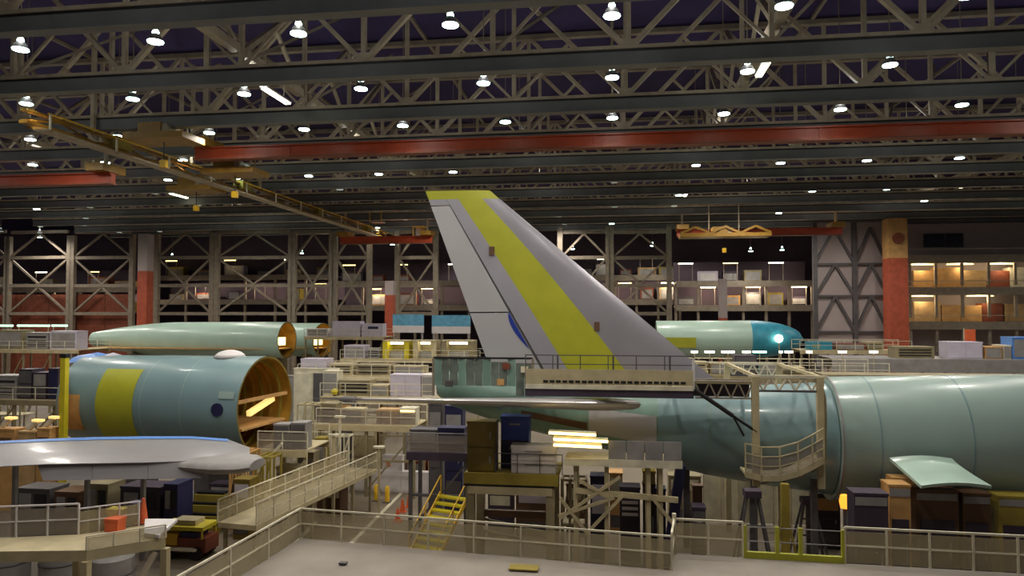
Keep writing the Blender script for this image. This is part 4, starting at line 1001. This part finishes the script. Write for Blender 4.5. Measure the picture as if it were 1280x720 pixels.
# second, farther gangway with stair
def stairs(base, top, wd, n, m, label, tread='yellow', rail='safety', name='stair'):
    base, top = Vector(base), Vector(top); t = thing(name, base, label, 'stairs'); h = Vector((top.x - base.x, top.y - base.y, 0)).normalized(); s_ = Vector((h.y, -h.x, 0)) * wd / 2
    for k in (-1, 1):
        bar('stringer', base + s_ * k, top + s_ * k, .08, .25, m, t); bar('handrail', base + s_ * k + U, top + s_ * k + U, .06, .06, rail, t)
        for f in (0.02, .5, 1): p = base.lerp(top, f) + s_ * k; bar('rail_post', p, p + U, .06, .06, rail, t)
    for i in range(n):
        p = base.lerp(top, (i + .5) / n); bar('tread', p - s_, p + s_, .42, .1, tread, t)
    return t
s0, s1 = onZ(528, 700, 0), onY(568, 618, 40.2)
stairs(s0 + U * .05, s1, 1.8, 9, 'safety', 'yellow steps with broad treads leading up beside the tail stand', 'yellow')
# pale posts and kit around the walkway
for i, (px, pt, pb, Y, m_) in enumerate(((425, 522, 640, 46.5, 'cream'), (417, 545, 640, 45.5, 'beige'), (474, 560, 640, 45.0, 'beige'))):
    p = onY(px, pt, Y); t = thing('lamp_post', (p.x, Y, 0), 'cream inspection lamp post with a flat head beside the walkway', 'lamp post', 'inspection lamp posts by the walkway')
    bar('post', (p.x, Y, 0), (p.x, Y, p.z), .14, .14, m_, t); slab('head', (p.x - .35, Y - .15, p.z), (p.x + .35, Y + .15, p.z + .12), 'cream', t)
ITEMS = [
 (394, 406, 548, 562, 47.2, .8, 'olive_lt', 'tool_locker', 'olive yellow locker beside the inspection lamp post', 'locker', 0),
  (312, 318, 572, 592, 42.2, .8, 'kraft', 'parts_box', 'kraft box with a leaning pole by the wing end', 'box', 0),
 (396, 425, 612, 630, 44.0, 1.4, 'brown', 'pallet_load', 'brown pallet load with pale wrapped top', 'pallet', 0),
 (345, 372, 585, 612, 43.6, 1.2, 'beige', 'parts_box', 'beige chest between wing end and walkway', 'box', 0),
 (372, 392, 566, 590, 46.0, 1.0, 'beige_dk', 'parts_box', 'brownish chest under the guard box stand', 'box', 0),
]
for (x0, x1, y0, y1, Y, dp, m_, nm, lab, cat, zb) in ITEMS: cabinet(x0, x1, y0, y1, Y, dp, m_, nm, lab, cat, FR if m_ != 'brown' else [(.05, .95, .7, 1.0, 'cream', 'wrap')], zb)
p = onY(436, 612, 47); 
for i, px in enumerate((470, 484)):
    p = onZ(px, 626 + 2 * i, 0); t = thing('bollard', p, 'yellow bollard on the floor beside the white barrier', 'bollard', 'yellow bollards'); MB().lathe(p, [(.16, 0), (.16, 1.0), (.1, 1.1), (.02, 1.12)], 10).build('post', 'safety', t, True); slab('foot', p + Vector((-.25, -.25, 0)), p + Vector((.25, .25, .05)), 'grey_dk', t)
for i, (px, py) in enumerate(((503, 640), (511, 634), (497, 652))):
    p = onZ(px, py, 0); t = thing('traffic_cone', p, 'orange traffic cone near the yellow steps', 'cone', 'orange cones near the yellow steps')
    MB().lathe(p, [(.2, .05), (.05, .85), (.02, .86)], 12).build('cone', 'orange', t, True); slab('base', p + Vector((-.26, -.26, 0)), p + Vector((.26, .26, .05)), 'orange', t)

# ================================================================== SIDE GALLERY IN FRONT OF THE WING
G = [onZ(x, y, ZD) for x, y in ((-60, 690), (108, 688), (207, 672), (196, 654), (98, 668), (-60, 675))]
t = thing('side_gallery', (G[1].x, G[1].y, 0), 'beige gallery deck with pale railing in front of the wing', 'gallery')
MB().prism([g - U * .4 for g in G], (0, 0, .4)).build('deck', 'beige', t)
rail_run(t, G[4], G[5], 1.2, 'white', n=4, panel='mesh_guard', r=.06); rail_run(t, G[4], G[4].lerp(G[3], .76), 1.0, 'white', n=3, panel='netting', r=.05); rail_run(t, G[1], G[2], .5, 'cream', n=3, mid=False, r=.05, panel='netting')
for g in (G[0], G[1], G[2], G[5], G[4]): bar('leg', (g.x, g.y, 0), (g.x, g.y, ZD - .4), .26, .26, 'beige', t)
bar('brace', (G[2].x - .3, G[2].y - .2, ZD - .5), (G[1].x + .8, G[1].y - .2, .6), .16, .16, 'steel', t)
p = onZ(196, 662, ZD); t = thing('white_sheet', p, 'white sheet panel resting at the end of the gallery', 'panel')
MB().prism([onZ(181, 652, ZD + .06), onZ(222, 652, ZD + .06), onZ(199, 673, ZD + .06), onZ(180, 670, ZD + .06)], (0, 0, .12)).build('sheet', 'white', t)
slab('batten', onZ(184, 668, ZD), onZ(184, 668, ZD) + Vector((.12, .8, .08)), 'grey', t); slab('batten', onZ(198, 668, ZD), onZ(198, 668, ZD) + Vector((.12, .6, .08)), 'grey', t)
def cone(px, py, z, h, label):
    p = onZ(px, py, z); t = thing('traffic_cone', p, label, 'cone'); MB().lathe(p, [(.19 * h, .05), (.06 * h, h), (.02, h + .01)], 12).build('cone', 'orange', t, True); slab('base', p + Vector((-.25, -.25, 0)), p + Vector((.25, .25, .05)), 'orange', t)
cone(179, 653, ZD, 1.0, 'tall orange cone standing on the gallery beside the white panel')
p = onZ(147, 662, ZD + .01) + Vector((0, -.2, 0)); box_thing('orange_bin', 'orange bin on the gallery below the yellow box', 'bin', p + Vector((-.28, -.2, 0)), p + Vector((.28, .3, .5)), 'orange', [(.1, .9, .1, .8, 'orange', 'front')])
p = onZ(138, 657, ZD); box_thing('yellow_box', 'small yellow box behind the orange bin on the gallery', 'box', p + Vector((-.4, .3, 0)), p + Vector((.3, .7, .55)), 'yellow', [(.1, .9, .1, .8, 'yellow', 'front')])
p = onZ(163, 655, ZD); box_thing('blue_toolbox', 'grey blue toolbox between cone and orange bin', 'toolbox', p + Vector((-.22, .1, 0)), p + Vector((.22, .6, .8)), 'navy', [(.1, .9, .5, .9, 'grey_dk', 'drawer')])
# drums under the gallery
for i, (px, py) in enumerate(((10, 722), (76, 722), (140, 736))):
    p = onZ(px, py, 0.0); p = Vector((p.x, p.y, 0)); t = thing('steel_drum', p, 'big grey drum under the gallery deck', 'drum', 'drums under the gallery')
    MB().lathe(p, [(.95, 0), (.95, 1.5), (.85, 1.6), (.2, 1.62)], 24).build('shell', 'grey', t, True); MB().lathe(p + U * .75, [(.96, 0), (.99, .05), (.96, .1)], 24, False).build('hoop', 'grey_dk', t); MB().lathe(p + U * 1.62, [(.3, 0), (.3, .1), (.05, .12)], 12).build('lid', 'cream', t)
# yellow cart on the floor
p = onZ(236, 694, 0)
t = thing('tow_cart', p, 'yellow topped tow cart with dark red sides standing on the floor', 'cart')
slab('body', p + Vector((-1.3, -.6, .35)), p + Vector((1.3, .7, 1.1)), 'brown_red', t); slab('top', p + Vector((-1.4, -.7, 1.5)), p + Vector((1.2, .8, 1.7)), 'yellow', t)
slab('front_tray', p + Vector((-1.4, -.9, .5)), p + Vector((.9, -.6, .62)), 'cream', t); slab('seat', p + Vector((-.2, -.5, 1.1)), p + Vector((.8, .5, 1.35)), 'navy', t); slab('engine_box', p + Vector((-1.25, -.62, .7)), p + Vector((-.3, .3, 1.3)), 'safety', t)
for dx in (-1.3, 1.1): 
    for dy in (-.6, .7): bar('roof_post', p + Vector((dx, dy, 1.05)), p + Vector((dx, dy, 1.5)), .07, .07, 'yellow', t)
for dx in (-.8, .8):
    for dy in (-.65, .7): MB().tube(p + Vector((dx, dy - .1, .33)), p + Vector((dx, dy + .1, .33)), .33, 14).build('wheel', 'black', t, True)
slab('load', p + Vector((-.7, -.4, 1.7)), p + Vector((.6, .5, 1.95)), 'beige', t)
# shadowy kit under the wing
UW = [(20, 62, 612, 'grey_dk', 'generator', 'dark grey generator under the wing', 'generator'), (68, 98, 616, 'brown', 'parts_box', 'brown box with pale lamp under the wing', 'box'), (108, 135, 606, 'beige_dk', 'equipment_box', 'beige brown box with black top under the flap', 'box'), (150, 200, 610, 'purple_dk', 'equipment_box', 'long dark purple box under the flap', 'box'), (205, 222, 606, 'navy', 'equipment_box', 'small navy box under the flap end', 'box')]
for x0, x1, yt, m_, nm, lab, cat in UW: cabinet(x0, x1, yt, 640, 37.5, 1.5, m_, nm, lab, cat, [(.1, .45, .6, .9, 'grey', 'panel'), (.55, .9, .6, .9, 'black', 'vent')], 0)
p = onZ(250, 642, 1.2); t = thing('striped_ramp', (p.x, p.y, 0), 'olive and black striped ramp at the wing end', 'ramp')
for i in range(4): slab('step', (p.x - 1.4 + .15 * i, p.y + .3 * i, .55 * i), (p.x + 1.0, p.y + .3 * i + .6, .55 * i + .4), 'olive_lt', t)
for i in range(4): slab('gap', (p.x - 1.3 + .15 * i, p.y + .3 * i + .1, .55 * i + .4), (p.x + .9, p.y + .3 * i + .6, .55 * i + .55), 'black', t)
# kit under the great barrel
UB = [(1068, 1110, 618, 640, 33.5, 'purple_dk', 'control_desk', 'dark control desk with a pale rail under the barrel', 'desk'), (1112, 1138, 607, 660, 35.2, 'tan', 'tool_trolley', 'tan topped trolley under the pale fairing', 'trolley'), (1145, 1198, 614, 660, 36.6, 'brown', 'equipment_rack', 'brown rack under the pale fairing', 'rack'), (1204, 1238, 618, 660, 36.6, 'brown', 'equipment_rack', 'second brown rack with purple skirt under the barrel', 'rack'), (1248, 1300, 622, 642, 36.6, 'olive_lt', 'green_table', 'green topped table at the far side of the racks', 'table')]
for x0, x1, y0, y1, Y, m_, nm, lab, cat in UB: cabinet(x0, x1, y0, y1, Y, 1.0, m_, nm, lab, cat, [(.03, .97, .9, .97, 'grey', 'rail'), (.1, .9, .1, .7, 'purple_dk', 'door')], 0)
p = onY(1056, 627, 36); t = thing('beacon', (p.x, 36, 0), 'glowing amber beacon on a short post under the fuselage joint', 'beacon')
bar('post', (p.x, 36, 0), (p.x, 36, p.z - .3), .14, .14, 'grey_dk', t); MB().lathe((p.x, 36, p.z), [(.2, -.3), (.26, 0), (.2, .3), (.02, .36)], 12).build('lens', 'amber', t, True)
for i in range(5):
    p = onZ(1246 + 15 * i, 662 + (i % 2) * 3, 0.6); t = thing('wrapped_bundle', (p.x, p.y, 0), 'white and purple wrapped bundle on the floor by the green table', 'bundle', 'wrapped bundles by the green table')
    MB().lathe((p.x, p.y, 0), [(.24, 0), (.28, .4), (.2, .9), (.05, 1.0)], 10).build('wrap', 'lilac' if i % 2 else 'blue', t, True); MB().lathe((p.x, p.y, .85), [(.24, 0), (.25, .06), (.2, .1)], 10, False).build('tie', 'white', t)

# ================================================================== THE NEXT BAY SEEN THROUGH THE BRACED FRAMES
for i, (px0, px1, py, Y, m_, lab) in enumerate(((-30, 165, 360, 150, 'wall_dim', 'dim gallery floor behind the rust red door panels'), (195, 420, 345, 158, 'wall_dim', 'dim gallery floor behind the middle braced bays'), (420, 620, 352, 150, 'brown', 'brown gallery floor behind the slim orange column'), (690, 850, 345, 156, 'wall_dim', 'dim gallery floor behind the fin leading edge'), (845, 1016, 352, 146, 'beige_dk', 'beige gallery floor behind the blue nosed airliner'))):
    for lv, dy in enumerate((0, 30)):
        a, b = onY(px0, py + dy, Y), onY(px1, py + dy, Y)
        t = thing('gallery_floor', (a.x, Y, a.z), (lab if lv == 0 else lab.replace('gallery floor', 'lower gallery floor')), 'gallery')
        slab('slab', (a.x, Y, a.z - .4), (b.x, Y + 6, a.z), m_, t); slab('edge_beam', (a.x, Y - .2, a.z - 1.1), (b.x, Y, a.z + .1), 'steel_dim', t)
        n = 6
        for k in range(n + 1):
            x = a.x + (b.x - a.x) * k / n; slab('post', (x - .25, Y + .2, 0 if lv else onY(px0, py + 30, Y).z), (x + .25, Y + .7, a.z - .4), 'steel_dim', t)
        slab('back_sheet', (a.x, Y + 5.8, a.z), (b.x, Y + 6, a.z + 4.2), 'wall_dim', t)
        for k in range(n):
            x = a.x + (b.x - a.x) * (k + .5) / n
            r_ = random.random()
            if r_ < .75:
                m2 = random.choice(['kraft', 'grey_dk', 'tan', 'purple_dk', 'olive_lt', 'lilac', 'brown_red', 'beige_dk']); hh = random.uniform(1.4, 3.0); ww = min(random.uniform(1.2, 2.6), (b.x - a.x) / n * .44)
                nmz = {'kraft': 'kraft', 'grey_dk': 'dark grey', 'tan': 'tan', 'purple_dk': 'dark purple', 'olive_lt': 'olive', 'lilac': 'lilac', 'brown_red': 'red brown', 'beige_dk': 'brownish'}[m2]
                lb = nmz + ' storage unit standing on the ' + lab.split(' behind')[0] + (' upstairs' if lv == 0 else ' downstairs')
                tt = thing('storage_unit', (x, Y + 2, a.z), lb, 'storage unit', lb + 's')
                slab('body', (x - ww, Y + 2, a.z), (x + ww, Y + 4, a.z + hh), m2, tt); slab('front_panel', (x - ww * .8, Y + 1.95, a.z + .3), (x + ww * .8, Y + 2, a.z + hh - .4), 'grey' if m2 != 'lilac' else 'white', tt)
            if k % 2 == lv:
                lb = 'small bright tube light above the ' + lab.split(' behind')[0] + (' upstairs' if lv == 0 else ' downstairs')
                tt = thing('tube_light', (x, Y + .3, a.z), lb, 'strip light', lb + 's')
                slab('tube', (x - 1.6, Y + .4, a.z + 3.5), (x + 1.2, Y + .7, a.z + 3.68), 'tube_warm' if random.random() < .6 else 'tube_glow', tt)
                for dx in (-1.5, 1.1): bar('post', (x + dx, Y + .55, a.z), (x + dx, Y + .55, a.z + 3.5), .1, .1, 'steel', tt)
                if k % 2: 
                    pl = bpy.data.lights.new('tube_fill', 'POINT'); pl.energy = 900; pl.color = (1, .82, .6); pl.shadow_soft_size = .6
                    lo = link(bpy.data.objects.new('tube_fill', pl)); lo.parent = tt; lo.location = (0, .2, 3.2)
for k, (X, Y) in enumerate(((-92, 140), (-66, 146), (-44, 140), (-30, 150), (-8, 144), (8, 150), (26, 142), (34, 152))):
    o = copy_tree(lamp0)
    for ch in list(o.children):
        if ch.type == 'LIGHT': bpy.data.objects.remove(ch)
    o.location = (X, Y, 24.5 + (k % 3)); o['label'] = 'distant high bay lamp hanging in the bay behind the braced frames'; o['group'] = 'lamps in the next bay'
    for ch in o.children:
        if ch.data.name.startswith('hanging'): ch.scale.z = 1.4
    l = link(bpy.data.objects.new('high_bay_light', lamp_light('next', 3000))); l.parent = o; l.location = (0, 0, -.12)

# ================================================================== MORE KIT ON THE SHOP FLOOR
MORE = [
 (352, 366, 470, 490, 62, .8, 'grey', 'storage_rack', 'narrow grey rack beside the cream partition board', 'rack'),
 (424, 440, 498, 516, 53.5, 1, 'grey_dk', 'equipment_box', 'dark grey box under the middle platform', 'box'),
 (440, 470, 520, 560, 53.2, 1, 'beige', 'storage_rack', 'beige rack under the middle platform beside the tan rack', 'rack'),
 (452, 476, 560, 600, 54.5, 1.2, 'beige_dk', 'storage_rack', 'brown rack behind the long white barrier', 'rack'),
 (520, 548, 545, 572, 54.5, 1.2, 'purple_dk', 'equipment_box', 'dark purple box behind the caged stand', 'box'),
 (556, 578, 508, 536, 46.0, 1.0, 'navy', 'equipment_cabinet', 'navy cabinet under the tail end beside the olive locker', 'cabinet'),
 (536, 552, 505, 536, 46.5, 1.0, 'grey_dk', 'equipment_cabinet', 'dark grey cabinet under the tail end', 'cabinet'),
 (610, 640, 616, 640, 41.8, 1.2, 'purple_dk', 'equipment_cabinet', 'dark purple cabinet seen between the legs of the tail stand', 'cabinet'),
 (645, 690, 612, 640, 42.0, 1.2, 'brown', 'equipment_cabinet', 'brown cabinet seen between the legs of the tail stand', 'cabinet'),
 (708, 734, 606, 640, 42.2, 1.2, 'brown', 'equipment_cabinet', 'brown cabinet behind the crossed braces', 'cabinet'),
 (762, 778, 592, 640, 43.2, 1.2, 'tan', 'equipment_cabinet', 'tan lit cabinet behind the crossed braces', 'cabinet'),
 (836, 876, 596, 640, 45.8, 1.2, 'beige_dk', 'equipment_cabinet', 'brownish cabinet beside the pale canvas screen', 'cabinet'),
 (292, 312, 600, 618, 39.0, 1.0, 'olive', 'tool_chest', 'olive chest at the end of the wing', 'chest'),
 (262, 290, 606, 622, 42.0, 1.0, 'purple_dk', 'tool_chest', 'dark chest behind the striped ramp', 'chest'),
 (318, 342, 604, 622, 46.0, 1.2, 'beige', 'parts_box', 'beige box on the floor beyond the walkway', 'box'),
 (1020, 1050, 618, 660, 42.0, 1.2, 'purple_dk', 'equipment_cabinet', 'dark purple cabinet beneath the fuselage joint', 'cabinet'),
]
for x0, x1, y0, y1, Y, dp, m_, nm, lab, cat in MORE:
    cabinet(x0, x1, y0, y1, Y, dp, m_, nm, lab, cat, [(.08, .92, .1, .3, 'grey_dk', 'panel'), (.08, .92, .4, .6, m_, 'door'), (.08, .92, .7, .92, random.choice(['cream', 'grey', 'tan', 'lilac']), 'panel')], 0)
# lattice jigs and ladders crowding the open fuselage end
def jig(px0, px1, pyt, Y, m, label, n=3, dep=1.4):
    a, b = onY(px0, pyt, Y), onY(px1, pyt, Y); t = thing('lattice_jig', (a.x, Y, 0), label, 'jig'); z = a.z
    for k in range(n + 1):
        x = a.x + (b.x - a.x) * k / n
        for y in (Y, Y + dep): bar('post', (x, y, 0), (x, y, z), .1, .1, m, t)
        bar('cross_tie', (x, Y, z), (x, Y + dep, z), .1, .1, m, t)
    for zz_ in (z * .45, z):
        for y in (Y, Y + dep): bar('ledger', (a.x, y, zz_), (b.x, y, zz_), .1, .12, m, t)
    for k in range(n):
        x0 = a.x + (b.x - a.x) * k / n; x1 = a.x + (b.x - a.x) * (k + 1) / n; bar('diagonal', (x0, Y, z * .45), (x1, Y, z), .07, .07, m, t)
    slab('plank_shelf', (a.x, Y + .1, z * .45), (b.x, Y + dep - .1, z * .45 + .06), 'beige', t)
    return t
jig(288, 310, 566, 40.6, 'tan', 'tan lattice jig at the wing end')
jig(320, 338, 572, 40.4, 'olive_lt', 'olive lattice jig below the guard boxes', 2)
jig(414, 436, 545, 47.8, 'cream', 'cream lattice jig beside the inspection lamps', 2, .8)
jig(-20, 26, 470, 62, 'beige_dk', 'brown lattice jig behind the low platform', 3, 2)
jig(372, 402, 506, 52.0, 'beige', 'beige lattice jig beneath the cream partition', 3)
jig(702, 732, 600, 38.0, 'beige_dk', 'brownish lattice jig inside the belly stand', 3, 1.0)
p, q = onZ(318, 610, 0), onY(314, 560, 40.2)
t = thing('leaning_pole', (p.x, 40.0, 0), 'pale leaning pole beside the kraft box', 'pole'); bar('pole', (p.x + 2.0, 41.6, 0), (q.x + 1.1, 41.9, q.z), .16, .16, 'cream', t); slab('foot', (p.x + 1.8, 41.4, 0), (p.x + 2.2, 41.8, .05), 'grey_dk', t)
